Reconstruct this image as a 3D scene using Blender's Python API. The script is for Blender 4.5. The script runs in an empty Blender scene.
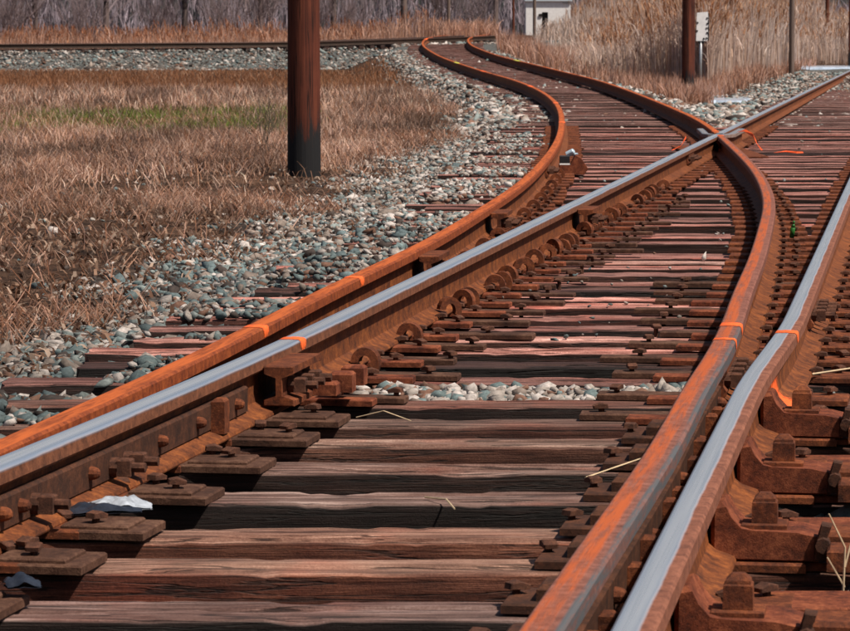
import bpy, math
import numpy as np
from mathutils import Vector
rng = np.random.default_rng(7)
SC = bpy.context.scene
COL = SC.collection

# ------------------------------------------------------------------ camera
F = 3300.0                       # focal length in photo pixels (850 wide)
CH = 1.105                       # eye height over the tie tops
PITCH = math.atan((315.5 - 40) / F)
cd = bpy.data.cameras.new('camera'); cam = bpy.data.objects.new('camera', cd); COL.objects.link(cam)
cd.sensor_width = 36; cd.lens = F / 850 * 36; cd.clip_start = 0.1; cd.clip_end = 6000
cam.location = (0, 0, CH); cam.rotation_euler = (math.pi / 2 - PITCH, 0, 0)
cd.dof.use_dof = True; cd.dof.focus_distance = 11.5; cd.dof.aperture_fstop = 27
SC.camera = cam
SC.render.resolution_x, SC.render.resolution_y = 1024, 760
SC.view_settings.view_transform = 'Standard'; SC.view_settings.look = 'None'
SC.view_settings.exposure = 0.2; SC.view_settings.gamma = 1.0
SC.cycles.use_denoising = True
SC.cycles.max_bounces = 6

# ------------------------------------------------------------------ sky and sun
SUN_EL, SUN_AZ = math.radians(57), math.radians(122)      # azimuth from +Y towards +X
W = bpy.data.worlds.new('World'); SC.world = W; W.use_nodes = True
wn = W.node_tree.nodes; wl = W.node_tree.links
sky = wn.new('ShaderNodeTexSky'); sky.sky_type = 'NISHITA'; sky.sun_disc = False
sky.sun_elevation = SUN_EL; sky.sun_rotation = SUN_AZ; sky.dust_density = 3.0; sky.air_density = 1.0; sky.ozone_density = 1.5
bg = wn['Background']; bg.inputs[1].default_value = 0.05
wl.new(sky.outputs[0], bg.inputs[0])
sd = bpy.data.lights.new('sun', 'SUN'); sun = bpy.data.objects.new('sun', sd); COL.objects.link(sun)
sd.energy = 5.0; sd.angle = math.radians(1.5); sd.color = (1.0, 0.89, 0.76)
sdir = Vector((math.cos(SUN_EL) * math.sin(SUN_AZ), math.cos(SUN_EL) * math.cos(SUN_AZ), math.sin(SUN_EL)))
sun.rotation_euler = (-sdir).to_track_quat('-Z', 'Y').to_euler(); sun.location = (20, 10, 40)

# ------------------------------------------------------------------ helpers
def tag(o, label=None, cat=None, group=None, kind=None):
    if label: o['label'] = label
    if cat: o['category'] = cat
    if group: o['group'] = group
    if kind: o['kind'] = kind
    return o

def empty(name, loc=(0, 0, 0)):
    o = bpy.data.objects.new(name, None); COL.objects.link(o); o.location = loc
    o.empty_display_size = 0.2
    return o

def link(name, me, parent=None, loc=None, rotz=None, color=None):
    o = bpy.data.objects.new(name, me); COL.objects.link(o)
    if parent is not None: o.parent = parent
    if loc is not None: o.location = loc
    if rotz is not None: o.rotation_euler[2] = rotz
    if color is not None: o.color = (*color, 1.0) if len(color) == 3 else color
    return o

def mesh(name, verts, faces, mat, smooth=False, attrs=None):
    """verts (n,3); faces: (m,3|4) array or a list of index lists"""
    me = bpy.data.meshes.new(name)
    verts = np.asarray(verts, dtype=np.float32)
    if isinstance(faces, np.ndarray):
        k = faces.shape[1]; m = faces.shape[0]
        me.vertices.add(len(verts)); me.vertices.foreach_set('co', verts.ravel())
        me.loops.add(m * k); me.loops.foreach_set('vertex_index', faces.astype(np.int32).ravel())
        me.polygons.add(m); me.polygons.foreach_set('loop_start', np.arange(0, m * k, k, dtype=np.int32))
        me.polygons.foreach_set('loop_total', np.full(m, k, dtype=np.int32))
        me.update(calc_edges=True)
    else:
        me.from_pydata(verts.tolist(), [], faces)
    if smooth:
        me.polygons.foreach_set('use_smooth', np.ones(len(me.polygons), dtype=bool))
    for an, (typ, data) in (attrs or {}).items():
        a = me.attributes.new(an, typ, 'POINT')
        if typ == 'FLOAT_COLOR':
            d = np.ones((len(verts), 4), np.float32); d[:, :3] = data; a.data.foreach_set('color', d.ravel())
        elif typ == 'FLOAT_VECTOR':
            a.data.foreach_set('vector', np.asarray(data, np.float32).ravel())
        else:
            a.data.foreach_set('value', np.asarray(data, np.float32).ravel())
    if mat: me.materials.append(mat)
    if smooth == 'sharp': me.set_sharp_from_angle(angle=math.radians(24))
    return me

class MB:
    def __init__(s): s.v = []; s.f = []
    def add(s, v, f):
        n = len(s.v); s.v += [tuple(map(float, p)) for p in v]; s.f += [[i + n for i in q] for q in f]; return s
    def box(s, x0, x1, y0, y1, z0, z1, b=0.0, taper=0.0):
        """box with chamfered top edges"""
        t = b
        v = [(x0, y0, z0), (x1, y0, z0), (x1, y1, z0), (x0, y1, z0)]
        zc = z1 - b
        v += [(x0 + taper, y0 + taper, zc), (x1 - taper, y0 + taper, zc), (x1 - taper, y1 - taper, zc), (x0 + taper, y1 - taper, zc)]
        f = [[3, 2, 1, 0]] + [[i, (i + 1) % 4, 4 + (i + 1) % 4, 4 + i] for i in range(4)]
        if b > 0:
            t += taper
            v += [(x0 + t, y0 + t, z1), (x1 - t, y0 + t, z1), (x1 - t, y1 - t, z1), (x0 + t, y1 - t, z1)]
            f += [[4 + i, 4 + (i + 1) % 4, 8 + (i + 1) % 4, 8 + i] for i in range(4)] + [[8, 9, 10, 11]]
        else: f += [[4, 5, 6, 7]]
        return s.add(v, f)
    def prism(s, prof, y0, y1, ch=0.0):
        """profile (x,z) counter-clockwise seen from -y, extruded along y, with slightly drawn-in ends"""
        n = len(prof); c = np.mean(prof, axis=0)
        rings = [(y0, ch), (y0 + ch, 0), (y1 - ch, 0), (y1, ch)] if ch > 0 else [(y0, 0), (y1, 0)]
        v = []; f = []
        for y, e in rings:
            for p in prof:
                d = np.array(p) - c; L = np.hypot(*d) + 1e-9
                q = np.array(p) - d / L * e
                v.append((q[0], y, q[1]))
        for r in range(len(rings) - 1):
            for i in range(n):
                j = (i + 1) % n; f.append([r * n + i, r * n + j, (r + 1) * n + j, (r + 1) * n + i])
        f.append(list(range(n))[::-1]); f.append([(len(rings) - 1) * n + i for i in range(n)])
        return s.add(v, f)
    def cyl(s, p0, p1, r0, r1=None, n=8, dome=0.0):
        r1 = r0 if r1 is None else r1
        p0 = np.array(p0, float); p1 = np.array(p1, float); d = p1 - p0; L = np.linalg.norm(d); d /= L
        a = np.cross(d, (0, 0, 1.0));
        if np.linalg.norm(a) < 1e-3: a = np.array((1.0, 0, 0))
        a /= np.linalg.norm(a); b = np.cross(d, a)
        v = []; f = []
        rings = [(p0, r0), (p1, r1)]
        if dome > 0: rings += [(p1 + d * dome * .6, r1 * .8), (p1 + d * dome, r1 * .4)]
        for p, r in rings:
            for i in range(n):
                t = 2 * math.pi * i / n
                v.append(p + r * (math.cos(t) * a + math.sin(t) * b))
        for k in range(len(rings) - 1):
            for i in range(n):
                j = (i + 1) % n; f.append([k * n + i, k * n + j, (k + 1) * n + j, (k + 1) * n + i])
        f.append(list(range(n))[::-1]); f.append([(len(rings) - 1) * n + i for i in range(n)])
        return s.add(v, f)
    def mesh(s, name, mat, smooth=False): return mesh(name, s.v, s.f, mat, smooth)

def spline(xs, ys):
    xs = np.array(xs, float); ys = np.array(ys, float); n = len(xs); h = np.diff(xs)
    Am = np.zeros((n, n)); r = np.zeros(n); Am[0, 0] = Am[-1, -1] = 1
    for i in range(1, n - 1):
        Am[i, i - 1] = h[i - 1]; Am[i, i] = 2 * (h[i - 1] + h[i]); Am[i, i + 1] = h[i]
        r[i] = 3 * ((ys[i + 1] - ys[i]) / h[i] - (ys[i] - ys[i - 1]) / h[i - 1])
    c = np.linalg.solve(Am, r)
    b = np.diff(ys) / h - h * (2 * c[:-1] + c[1:]) / 3; d = np.diff(c) / (3 * h)
    def fn(x):
        x = np.asarray(x, float); i = np.clip(np.searchsorted(xs, x) - 1, 0, n - 2); t = x - xs[i]
        return ys[i] + b[i] * t + c[i] * t * t + d[i] * t ** 3
    return fn

_P = rng.permutation(4096); _V = rng.random(4096)
def vnoise(x, y):
    """2-D value noise, 0..1"""
    x = np.asarray(x, float); y = np.asarray(y, float)
    xi = np.floor(x).astype(int); yi = np.floor(y).astype(int); fx = x - xi; fy = y - yi
    fx = fx * fx * (3 - 2 * fx); fy = fy * fy * (3 - 2 * fy)
    h = lambda a, b: _V[_P[(_P[a & 4095] + b) & 4095]]
    return (h(xi, yi) * (1 - fx) + h(xi + 1, yi) * fx) * (1 - fy) + (h(xi, yi + 1) * (1 - fx) + h(xi + 1, yi + 1) * fx) * fy
def fbm(x, y, o=4):
    s = 0; a = .5
    for k in range(o): s = s + a * vnoise(x * 2 ** k + 17 * k, y * 2 ** k + 31 * k); a *= .5
    return s / (1 - .5 ** o)
def sstep(a, b, x):
    t = np.clip((np.asarray(x, float) - a) / (b - a), 0, 1); return t * t * (3 - 2 * t)

# ------------------------------------------------------------------ materials
class NT:
    def __init__(s, name):
        s.m = bpy.data.materials.new(name); s.m.use_nodes = True
        s.t = s.m.node_tree; s.n = s.t.nodes; s.b = s.n['Principled BSDF']
    def new(s, t, **k):
        n = s.n.new(t)
        for a, v in k.items(): setattr(n, a, v)
        return n
    def l(s, a, b): s.t.links.new(a, b)
    def noise(s, vec, scale, detail=5, rough=.6, dist=0.0):
        n = s.new('ShaderNodeTexNoise'); n.inputs['Scale'].default_value = scale; n.inputs['Detail'].default_value = detail
        n.inputs['Roughness'].default_value = rough; n.inputs['Distortion'].default_value = dist
        if vec is not None: s.l(vec, n.inputs['Vector'])
        return n.outputs['Fac']
    def map(s, vec, scale=(1, 1, 1), loc=None):
        n = s.new('ShaderNodeMapping'); n.inputs['Scale'].default_value = scale
        s.l(vec, n.inputs['Vector'])
        if loc is not None: s.l(loc, n.inputs['Location'])
        return n.outputs[0]
    def ramp(s, fac, stops):
        n = s.new('ShaderNodeValToRGB'); e = n.color_ramp.elements
        while len(e) < len(stops): e.new(0.5)
        for i, (p, c) in enumerate(stops):
            e[i].position = p; e[i].color = (*c, 1) if len(c) == 3 else c
        s.l(fac, n.inputs[0]); return n.outputs[0]
    def g(s, v): return (v, v, v)
    def mix(s, fac, a, b, mode='MIX'):
        n = s.new('ShaderNodeMix', data_type='RGBA', blend_type=mode)
        for sock, val in ((n.inputs[0], fac), (n.inputs[6], a), (n.inputs[7], b)):
            if isinstance(val, (int, float)): sock.default_value = val
            elif isinstance(val, tuple): sock.default_value = (*val, 1)
            else: s.l(val, sock)
        return n.outputs[2]
    def math(s, op, a, b=0.0, clamp=False):
        n = s.new('ShaderNodeMath', operation=op, use_clamp=clamp)
        for sock, val in ((n.inputs[0], a), (n.inputs[1], b)):
            if isinstance(val, (int, float)): sock.default_value = val
            else: s.l(val, sock)
        return n.outputs[0]
    def range(s, v, a, b, c=0.0, d=1.0):
        n = s.new('ShaderNodeMapRange', interpolation_type='SMOOTHSTEP')
        s.l(v, n.inputs[0])
        for i, x in enumerate((a, b, c, d)): n.inputs[i + 1].default_value = x
        return n.outputs[0]
    def bump(s, h, strength=.5, dist=.01):
        n = s.new('ShaderNodeBump'); n.inputs['Strength'].default_value = strength; n.inputs['Distance'].default_value = dist
        s.l(h, n.inputs['Height']); s.l(n.outputs[0], s.b.inputs['Normal'])
    def attr(s, name): 
        n = s.new('ShaderNodeAttribute', attribute_name=name); return n
    def pos(s): return s.new('ShaderNodeNewGeometry').outputs['Position']
    def obj(s): return s.new('ShaderNodeTexCoord').outputs['Object']
    def set(s, col=None, rough=None, metal=None, spec=None):
        for k, v in (('Base Color', col), ('Roughness', rough), ('Metallic', metal), ('Specular IOR Level', spec)):
            if v is None: continue
            i = s.b.inputs[k]
            if isinstance(v, (int, float)): i.default_value = v
            elif isinstance(v, tuple): i.default_value = (*v, 1)
            else: s.l(v, i)

def rust_color(n, vec, dark, mid, light, sc=14):
    a = n.noise(vec, sc, 7, .65); b = n.noise(vec, sc * 6, 5, .7)
    e_ = n.noise(vec, sc * 30, 3, .7)
    f = n.math('ADD', n.math('MULTIPLY', a, .45), n.math('ADD', n.math('MULTIPLY', b, .32), n.math('MULTIPLY', e_, .23)))
    return n.ramp(f, [(.38, dark), (.5, mid), (.61, light)]), f

def mat_rust(name, dark, mid, light, sc=14, rough=.8):
    n = NT(name); v = n.pos(); c, f = rust_color(n, v, dark, mid, light, sc)
    n.set(c, rough, 0.0, .25); n.bump(f, .9, .006); return n.m

M = {}
M['rust'] = mat_rust('rust_brown', (.026, .008, .005), (.120, .034, .014), (.27, .080, .028))
M['rust_dark'] = mat_rust('rust_dark', (.020, .010, .008), (.060, .024, .014), (.13, .048, .024))
M['rust_red'] = mat_rust('rust_red', (.030, .009, .006), (.150, .038, .017), (.31, .095, .042), 12)
M['bolt'] = mat_rust('bolt_rust', (.03, .014, .010), (.085, .035, .022), (.17, .07, .04), 40)

M['plate'] = mat_rust('plate_dusty_rust', (.022, .010, .007), (.070, .031, .019), (.15, .078, .050), 9)
def mat_rail(name, lo, hi, top, band, polish, side=((.028, .009, .005), (.135, .038, .011), (.29, .09, .022)), edge=None):
    """rc = (lateral, height over rail base, run). Running band lo..hi (in head half widths) worn to 'band' colour."""
    n = NT(name); at = n.attr('rc').outputs['Vector']
    sep = n.new('ShaderNodeSeparateXYZ'); n.l(at, sep.inputs[0])
    lat = n.math('DIVIDE', sep.outputs[0], .0365)
    v = n.pos(); c, f = rust_color(n, v, *side, 16)
    streak = n.noise(n.map(at, (140, 30, 1.2)), 1.0, 4, .6)
    wob = n.math('MULTIPLY', n.math('SUBTRACT', n.noise(n.map(at, (0, 0, 1)), 1.3, 6, .6), .5), .55)
    l2 = n.math('ADD', lat, wob)
    m = n.math('MULTIPLY', n.range(l2, lo - .12, lo + .12), n.range(l2, hi - .12, hi + .12, 1, 0))
    tp = n.range(sep.outputs[1], .158, .163)
    head = n.range(sep.outputs[1], .128, .134)
    topc, _ = rust_color(n, v, *top, 30)
    c = n.mix(head, c, topc)
    if edge is not None:                                  # worn gauge corner, bare grey steel
        em = n.math('MULTIPLY', n.range(n.math('ADD', lat, n.math('MULTIPLY', wob, .5)), edge - .1, edge + .1), head)
        em = n.math('MULTIPLY', n.math('MULTIPLY', em, n.range(n.noise(n.map(at, (50, 50, 4)), 1.0, 5, .7), .38, .58, .25, 1.0)), n.range(sep.outputs[2], 11.0, 10.2))
        c = n.mix(em, c, (.085, .09, .10))
    m = n.math('MULTIPLY', m, tp)
    if polish < .5: m = n.math('MULTIPLY', m, n.range(n.noise(n.map(at, (45, 20, 3.0)), 1.0, 6, .7), .36, .60, .15, .95))
    else: m = n.math('MULTIPLY', m, n.range(n.noise(n.map(at, (160, 40, 5.0)), 1.0, 5, .7), .24, .36, .35, 1.0))
    bandc = n.mix(streak, band[0], band[1])
    if polish > .5: bandc = n.mix(n.range(n.math('ABSOLUTE', n.math('ADD', lat, .25 if hi < .5 else 0.0)), .15, .85), bandc, n.mix(1.0, bandc, (.62, .70, .82), 'MULTIPLY'))
    c = n.mix(m, c, bandc)
    n.set(c, None, n.math('MULTIPLY', m, polish * .68), .3)
    r = n.math('SUBTRACT', .74, n.math('MULTIPLY', m, .46 * (1 if polish > .5 else .2)))
    n.l(n.math('ADD', r, n.math('MULTIPLY', n.math('SUBTRACT', streak, .5), .15)), n.b.inputs['Roughness'])
    h = n.math('MULTIPLY', f, n.math('SUBTRACT', 1.0, n.math('MULTIPLY', m, .9)))
    n.bump(h, .5, .004)
    return n.m
M['rail_steel'] = mat_rail('rail_polished', -.95, .95, ((.05, .02, .012), (.15, .055, .028), (.26, .10, .05)), ((.62, .67, .74), (.93, .95, .98)), 1.0)
M['rail_steel_half'] = mat_rail('rail_half_polished', -1.1, .28, ((.07, .026, .018), (.20, .075, .045), (.32, .13, .08)), ((.58, .63, .71), (.88, .91, .95)), 1.0)
M['rail_rusty'] = mat_rail('rail_rusty', -.8, .7, ((.06, .012, .005), (.21, .044, .011), (.36, .090, .022)), ((.40, .078, .014), (.56, .14, .030)), 0.0)
M['rail_worn'] = mat_rail('rail_worn_rust', -.75, .30, ((.08, .03, .022), (.20, .075, .052), (.30, .13, .10)), ((.34, .062, .014), (.52, .12, .03)), 0.0, edge=.68)
M['rail_far'] = mat_rail('rail_far', -.6, .6, ((.02, .012, .01), (.05, .025, .018), (.09, .045, .03)), ((.4, .4, .42), (.5, .5, .52)), 1.0, side=((.012, .008, .007), (.03, .018, .013), (.06, .03, .02)))

def mat_wood():
    n = NT('weathered_tie'); oi = n.new('ShaderNodeObjectInfo')
    off = n.new('ShaderNodeCombineXYZ'); r = n.math('MULTIPLY', oi.outputs['Random'], 50.0)
    n.l(r, off.inputs[0]); n.l(r, off.inputs[1]); n.l(r, off.inputs[2])
    v = n.map(n.obj(), (1, 1, 1), off.outputs[0])
    g1 = n.noise(n.map(v, (1.3, 26, 26)), 1.6, 6, .65, .4)
    g2 = n.noise(n.map(v, (4.0, 170, 170)), 1.6, 4, .7)
    bl = n.noise(v, 5.0, 5, .6)
    f = n.math('ADD', n.math('MULTIPLY', g1, .55), n.math('ADD', n.math('MULTIPLY', g2, .27), n.math('MULTIPLY', bl, .18)))
    f = n.math('ADD', n.math('MULTIPLY', f, .84), n.math('MULTIPLY', n.noise(v, 190, 3, .75), .16))
    c = n.ramp(f, [(.36, (.012, .006, .005)), (.45, (.082, .040, .031)), (.53, (.20, .125, .105)), (.63, (.46, .35, .315))])
    ck = n.math('ABSOLUTE', n.math('SUBTRACT', n.noise(n.map(v, (.7, 16, 16)), 1.5, 5, .55, .6), .5))
    ckm = n.range(ck, .004, .022)
    c = n.mix(ckm, n.mix(1.0, c, (.22, .18, .17), 'MULTIPLY'), c)
    red = n.range(n.noise(v, 2.3, 4, .6), .48, .70)
    c = n.mix(n.math('MULTIPLY', red, .7), c, n.mix(1.0, c, (1.0, .52, .40), 'MULTIPLY'))
    gy = n.range(n.noise(n.map(v, (.8, 3, 3)), 1.7, 4, .6), .42, .62)
    c = n.mix(n.math('MULTIPLY', gy, .35), c, n.mix(1.0, n.mix(.55, c, (.16, .15, .145)), (1.05, 1.02, 1.0), 'MULTIPLY'))
    oil = n.range(n.noise(n.map(v, (1.4, 4, 4)), 1.1, 5, .65), .60, .70)
    c = n.mix(n.math('MULTIPLY', oil, .75), c, (.020, .015, .014))
    at = n.attr('wz').outputs['Fac']                                    # 1 on the sun-bleached top, 0 on creosoted sides, coloured darker still as gap shade
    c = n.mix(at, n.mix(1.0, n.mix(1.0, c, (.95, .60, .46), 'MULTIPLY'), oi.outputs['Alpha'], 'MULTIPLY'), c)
    c = n.mix(1.0, c, oi.outputs['Color'], 'MULTIPLY')
    n.set(c, n.ramp(g1, [(.3, (.9, .9, .9)), (.7, (.62, .62, .62))]), 0, .35)
    n.bump(n.math('ADD', f, n.math('MULTIPLY', ckm, .35)), 1.0, .010); return n.m
M['wood'] = mat_wood()

def mat_stone(name, objcol):
    n = NT(name)
    src = n.new('ShaderNodeObjectInfo').outputs['Color'] if objcol else n.attr('Col').outputs['Color']
    v = n.pos(); f = n.noise(v, 55, 5, .65)
    c = n.mix(1.0, src, n.ramp(f, [(.3, (.55, .55, .55)), (.7, (1.25, 1.22, 1.2))]), 'MULTIPLY')
    n.set(c, .85, 0, .3); n.bump(f, .5, .006); return n.m
M['stone'] = mat_stone('ballast_stone', False); M['stone1'] = mat_stone('ballast_stone_single', True)

def mat_col(name, rough=.8, trans=0.0, spec=.25):
    n = NT(name); n.set(n.attr('Col').outputs['Color'], rough, 0, spec)
    if trans:
        tl = n.new('ShaderNodeBsdfTranslucent'); n.l(n.attr('Col').outputs['Color'], tl.inputs[0]); mx = n.new('ShaderNodeMixShader'); mx.inputs[0].default_value = trans
        n.l(n.b.outputs[0], mx.inputs[1]); n.l(tl.outputs[0], mx.inputs[2]); n.l(mx.outputs[0], n.n['Material Output'].inputs[0])
    return n.m
M['grass'] = mat_col('dry_grass', .8, .42); M['twig'] = mat_col('bare_twigs', .9)

def mat_ground():
    n = NT('ground_soil'); v = n.pos()
    a = n.noise(v, 1.1, 8, .7); b = n.noise(v, 9, 6, .7); f = n.math('ADD', n.math('MULTIPLY', a, .5), n.math('MULTIPLY', b, .5))
    soil = n.ramp(f, [(.40, (.014, .009, .007)), (.5, (.048, .028, .019)), (.62, (.14, .082, .055))])
    vo = n.new('ShaderNodeTexVoronoi'); vo.inputs['Scale'].default_value = 22; n.l(v, vo.inputs['Vector'])
    grav = n.mix(1.0, n.ramp(vo.outputs['Color'], [(.2, (.10, .12, .13)), (.6, (.20, .21, .205)), (.9, (.36, .34, .32))]), n.ramp(vo.outputs['Distance'], [(0, (1, 1, 1)), (.6, (.35, .35, .35))]), 'MULTIPLY')
    crib = n.ramp(b, [(.35, (.022, .014, .011)), (.65, (.085, .052, .040))])
    at = n.new('ShaderNodeSeparateColor'); n.l(n.attr('Col').outputs['Color'], at.inputs[0])
    c = n.mix(at.outputs[0], soil, grav); c = n.mix(at.outputs[1], c, crib)
    gr = n.ramp(f, [(.36, (.035, .045, .012)), (.6, (.11, .13, .035))]); c = n.mix(at.outputs[2], c, gr)
    n.set(c, .95, 0, .1); n.bump(f, .8, .03); return n.m
M['ground'] = mat_ground()

def mat_pole():
    n = NT('pole_wood'); v = n.obj(); g1 = n.noise(n.map(v, (30, 30, .8)), 1.0, 6, .65, .3); g2 = n.noise(v, 3, 4, .6)
    c = n.ramp(n.math('ADD', n.math('MULTIPLY', g1, .75), n.math('MULTIPLY', g2, .25)), [(.33, (.022, .006, .004)), (.5, (.095, .022, .011)), (.68, (.17, .046, .022))])
    pk = n.range(n.math('ABSOLUTE', n.math('SUBTRACT', n.noise(n.map(v, (22, 22, .5)), 1.0, 4, .5, .3), .5)), .006, .03); c = n.mix(pk, n.mix(1.0, c, (.25, .22, .22), 'MULTIPLY'), c)
    s = n.new('ShaderNodeSeparateXYZ'); n.l(v, s.inputs[0])
    tar = n.range(n.math('ADD', s.outputs[2], n.math('MULTIPLY', n.math('SUBTRACT', n.noise(n.map(v, (16, 16, 2.2)), 1, 6, .75), .5), 1.3)), .36, .56, 1, 0)
    c = n.mix(tar, c, (.012, .012, .014)); n.set(c, .8, 0, .3); n.bump(g1, .8, .01); return n.m
M['pole'] = mat_pole()
def mat_pole_grey():
    n = NT('grey_pole_wood'); v = n.obj(); g1 = n.noise(n.map(v, (30, 30, .8)), 1.0, 6, .65, .3)
    c = n.ramp(g1, [(.35, (.06, .04, .035)), (.6, (.19, .14, .12)), (.75, (.30, .25, .23))]); n.set(c, .85, 0, .2); n.bump(g1, .7, .01); return n.m
M['pole_grey'] = mat_pole_grey()
def mat_plain(name, col, rough=.6, metal=0.0, var=.25, sc=8):
    n = NT(name); f = n.noise(n.pos(), sc, 5, .65)
    lo = tuple(x * (1 - var) for x in col); hi = tuple(min(1, x * (1 + var)) for x in col)
    n.set(n.ramp(f, [(.35, lo), (.65, hi)]), rough, metal, .4); n.bump(f, .25, .004); return n.m
M['white'] = mat_plain('white_paint', (.86, .86, .87), .5, 0, .08)
M['shed_roof'] = mat_plain('pale_roof_sheet', (.55, .62, .70), .45, 0, .08)
M['dark'] = mat_plain('dark_interior', (.02, .018, .018), .8)
M['black'] = mat_plain('black_paint', (.015, .015, .018), .5)
M['galv'] = mat_plain('galvanised_steel', (.52, .54, .56), .42, .8, .12)
M['ice'] = mat_plain('frozen_puddle', (.50, .60, .74), .16, 0, .25, 2.5)
M['plastic'] = mat_plain('plastic_bag', (.36, .40, .46), .35, 0, .3, 40)
M['plastic_dark'] = mat_plain('black_plastic', (.02, .024, .035), .25, 0, .3, 40)
M['green'] = mat_plain('green_plastic', (.03, .15, .03), .35, 0, .3, 30)
M['blueish'] = mat_plain('pale_blue_cap', (.45, .58, .68), .35, 0, .3, 30)
M['straw'] = mat_plain('straw_stalk', (.52, .40, .26), .8, 0, .2, 30)
M['log'] = mat_plain('old_log', (.07, .045, .038), .9, 0, .5, 25)
def mat_paint(name, col, sc=70):
    n = NT(name); f = n.noise(n.pos(), sc, 4, .7)
    c = n.ramp(f, [(.3, tuple(x * .55 for x in col)), (.6, col)]); n.set(c, .6, 0, .35)
    tr = n.new('ShaderNodeBsdfTransparent'); mx = n.new('ShaderNodeMixShader')
    e = n.attr('edge').outputs['Fac']
    m = n.range(n.math('ADD', e, n.math('MULTIPLY', n.math('SUBTRACT', n.noise(n.pos(), 90, 5, .7), .5), 1.6)), .30, .75)
    n.l(m, mx.inputs[0]); n.l(tr.outputs[0], mx.inputs[1]); n.l(n.b.outputs[0], mx.inputs[2])
    n.l(mx.outputs[0], n.n['Material Output'].inputs[0]); return n.m
M['orange'] = mat_paint('orange_spray_paint', (1.0, .16, .03)); M['yellow'] = mat_paint('yellow_spray_paint', (.85, .80, .10))
M['orange_ribbon'] = mat_plain('orange_ribbon', (.95, .12, .03), .5, 0, .2, 30)

# ------------------------------------------------------------------ track geometry
fA = spline([2, 5, 7.4, 8.3, 9.65, 11.75, 14.9, 17.7, 20.54, 25.05, 30.33, 36.73, 42.75, 51, 57, 63, 70, 77, 88, 99, 108, 118, 128, 140],
            [-1.76, -1.325, -.972, -.840, -.655, -.405, -.005, .29, .56, .90, 1.22, 1.52, 1.75, 1.95, 1.94, 1.72, 1.315, .92, .453, .12, -.06, -.03, .35, 1.7])
fC = spline([2, 5.16, 6.35, 7.6, 8.66, 9.53, 10.52, 11.94, 13.68, 16.18, 18.24, 20.89, 23.49, 26.83, 31, 35.07, 40.68, 49.77, 56.5, 65.6, 74.5, 84.4, 96.5, 108, 118.6, 129, 140],
            [-.29, .19, .375, .565, .712, .840, .975, 1.150, 1.371, 1.670, 1.903, 2.150, 2.349, 2.560, 2.80, 3.02, 3.243, 3.45, 3.47, 3.20, 2.75, 2.25, 1.80, 1.53, 1.545, 1.95, 3.1])
def fB(y): y = np.asarray(y, float); return .1475 * (y - 12.9) - .012 * np.maximum(0, 10.3 - y) ** 1.6
def fD(y): y = np.asarray(y, float); return .1475 * (y - 12.9) + 1.521 - .045 * sstep(11, 8.5, y)
_t = spline([0, 30, 45, 57, 63, 70, 77, 88, 99, 108, 118, 128, 140, 170], [0, 0, .0, .068, .15, .236, .332, .462, .615, .75, .91, 1.05, 1.18, 1.35])
def tB(y): y = np.asarray(y, float); return np.where(y < 42, 0, _t(y))          # branch tie-top level
def tM(y): return np.zeros_like(np.asarray(y, float))                          # main tie-top level
FROG = 32.4
FLX = [-34, -14.7, -4.94, 0, 3.45, 8, 14]; FLY = [108.5, 114, 119, 125, 132, 143, 160]; FLZ = [.72, .777, .845, 1.0, 1.15, 1.25, 1.3]
def far_y(x): return np.interp(x, FLX, FLY)
_fys = spline(FLX, FLY); far_ys = lambda x: _fys(np.clip(x, -34, 14)); far_zs = lambda x: np.interp(x, FLX, FLZ)

def ground_z(X, Y):
    X = np.asarray(X, float); Y = np.asarray(Y, float)
    fld = -.27 + .35 * np.clip(Y / 110, 0, 1) + 1.25 * sstep(116, 168, Y) + .09 * (fbm(X * .5, Y * .5) - .5) + .05 * (vnoise(X * 2.1, Y * 2.1) - .5)
    yb = np.clip(Y, 2, 138)
    cb = (fA(yb) + fC(yb)) / 2; hb = 1.72
    bed1 = tB(yb) - .055 - .42 * np.maximum(0, np.abs(X - cb) - hb) - 5 * np.maximum(0, Y - 140)
    cm = (fB(Y) + fD(Y)) / 2
    bed2 = -.055 - .38 * np.maximum(0, np.abs(X - cm) - 1.85)
    yf = far_ys(np.clip(X, -34, 60)); dl = np.abs(Y - yf) * .93
    bed3 = far_zs(X) - .10 - .33 * np.maximum(0, dl - 1.6) - 4 * np.maximum(0, X - 13)
    g = np.maximum(np.maximum(fld, bed1), np.maximum(bed2, bed3))
    ins = sstep(-.05, .06, X - fA(yb)) * sstep(-.05, .06, fD(Y) - X) * sstep(42, 40, Y)
    return g - .075 * ins

def ballastness(X, Y):
    X = np.asarray(X, float); Y = np.asarray(Y, float); yb = np.clip(Y, 2, 138)
    n = (fbm(X * 1.3 + 5, Y * .9) - .5) * 1.3
    dl = fA(yb) - X
    wd = 1 - .22 * sstep(36, 42, Y) * sstep(62, 54, Y) - .25 * sstep(54, 62, Y)
    left = sstep(2.35, 1.15, dl / wd + n) * (dl > -.3)
    rt = sstep(2.3, 1.2, X - fD(Y) + n) * (X - fD(Y) > -.3)
    inn = ((dl <= 0) & (X <= fD(Y)) & (Y < 42)) * 1.0
    wl = sstep(1.5, .7, X - fC(yb) + n) * (X > fA(yb)) * (Y > 40) * (Y < 140)
    wr = sstep(2.6, 1.4, fB(Y) - X + n) * (X < fD(Y) + .3) * (Y > 40) * (Y < 121)
    fr = sstep(5.6, 4.2, np.abs(Y - 1.0 - far_ys(np.clip(X, -34, 60))) + n * 2)
    return np.clip(np.maximum.reduce([left, rt, inn, wl, wr, fr]), 0, 1)
def greenness(X, Y):
    return sstep(.30, .5, fbm(X * .45 + 3, Y * .12 + 9)) * sstep(43, 46, Y) * sstep(59, 54, Y) * sstep(-1.2, -2.6, X)

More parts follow.
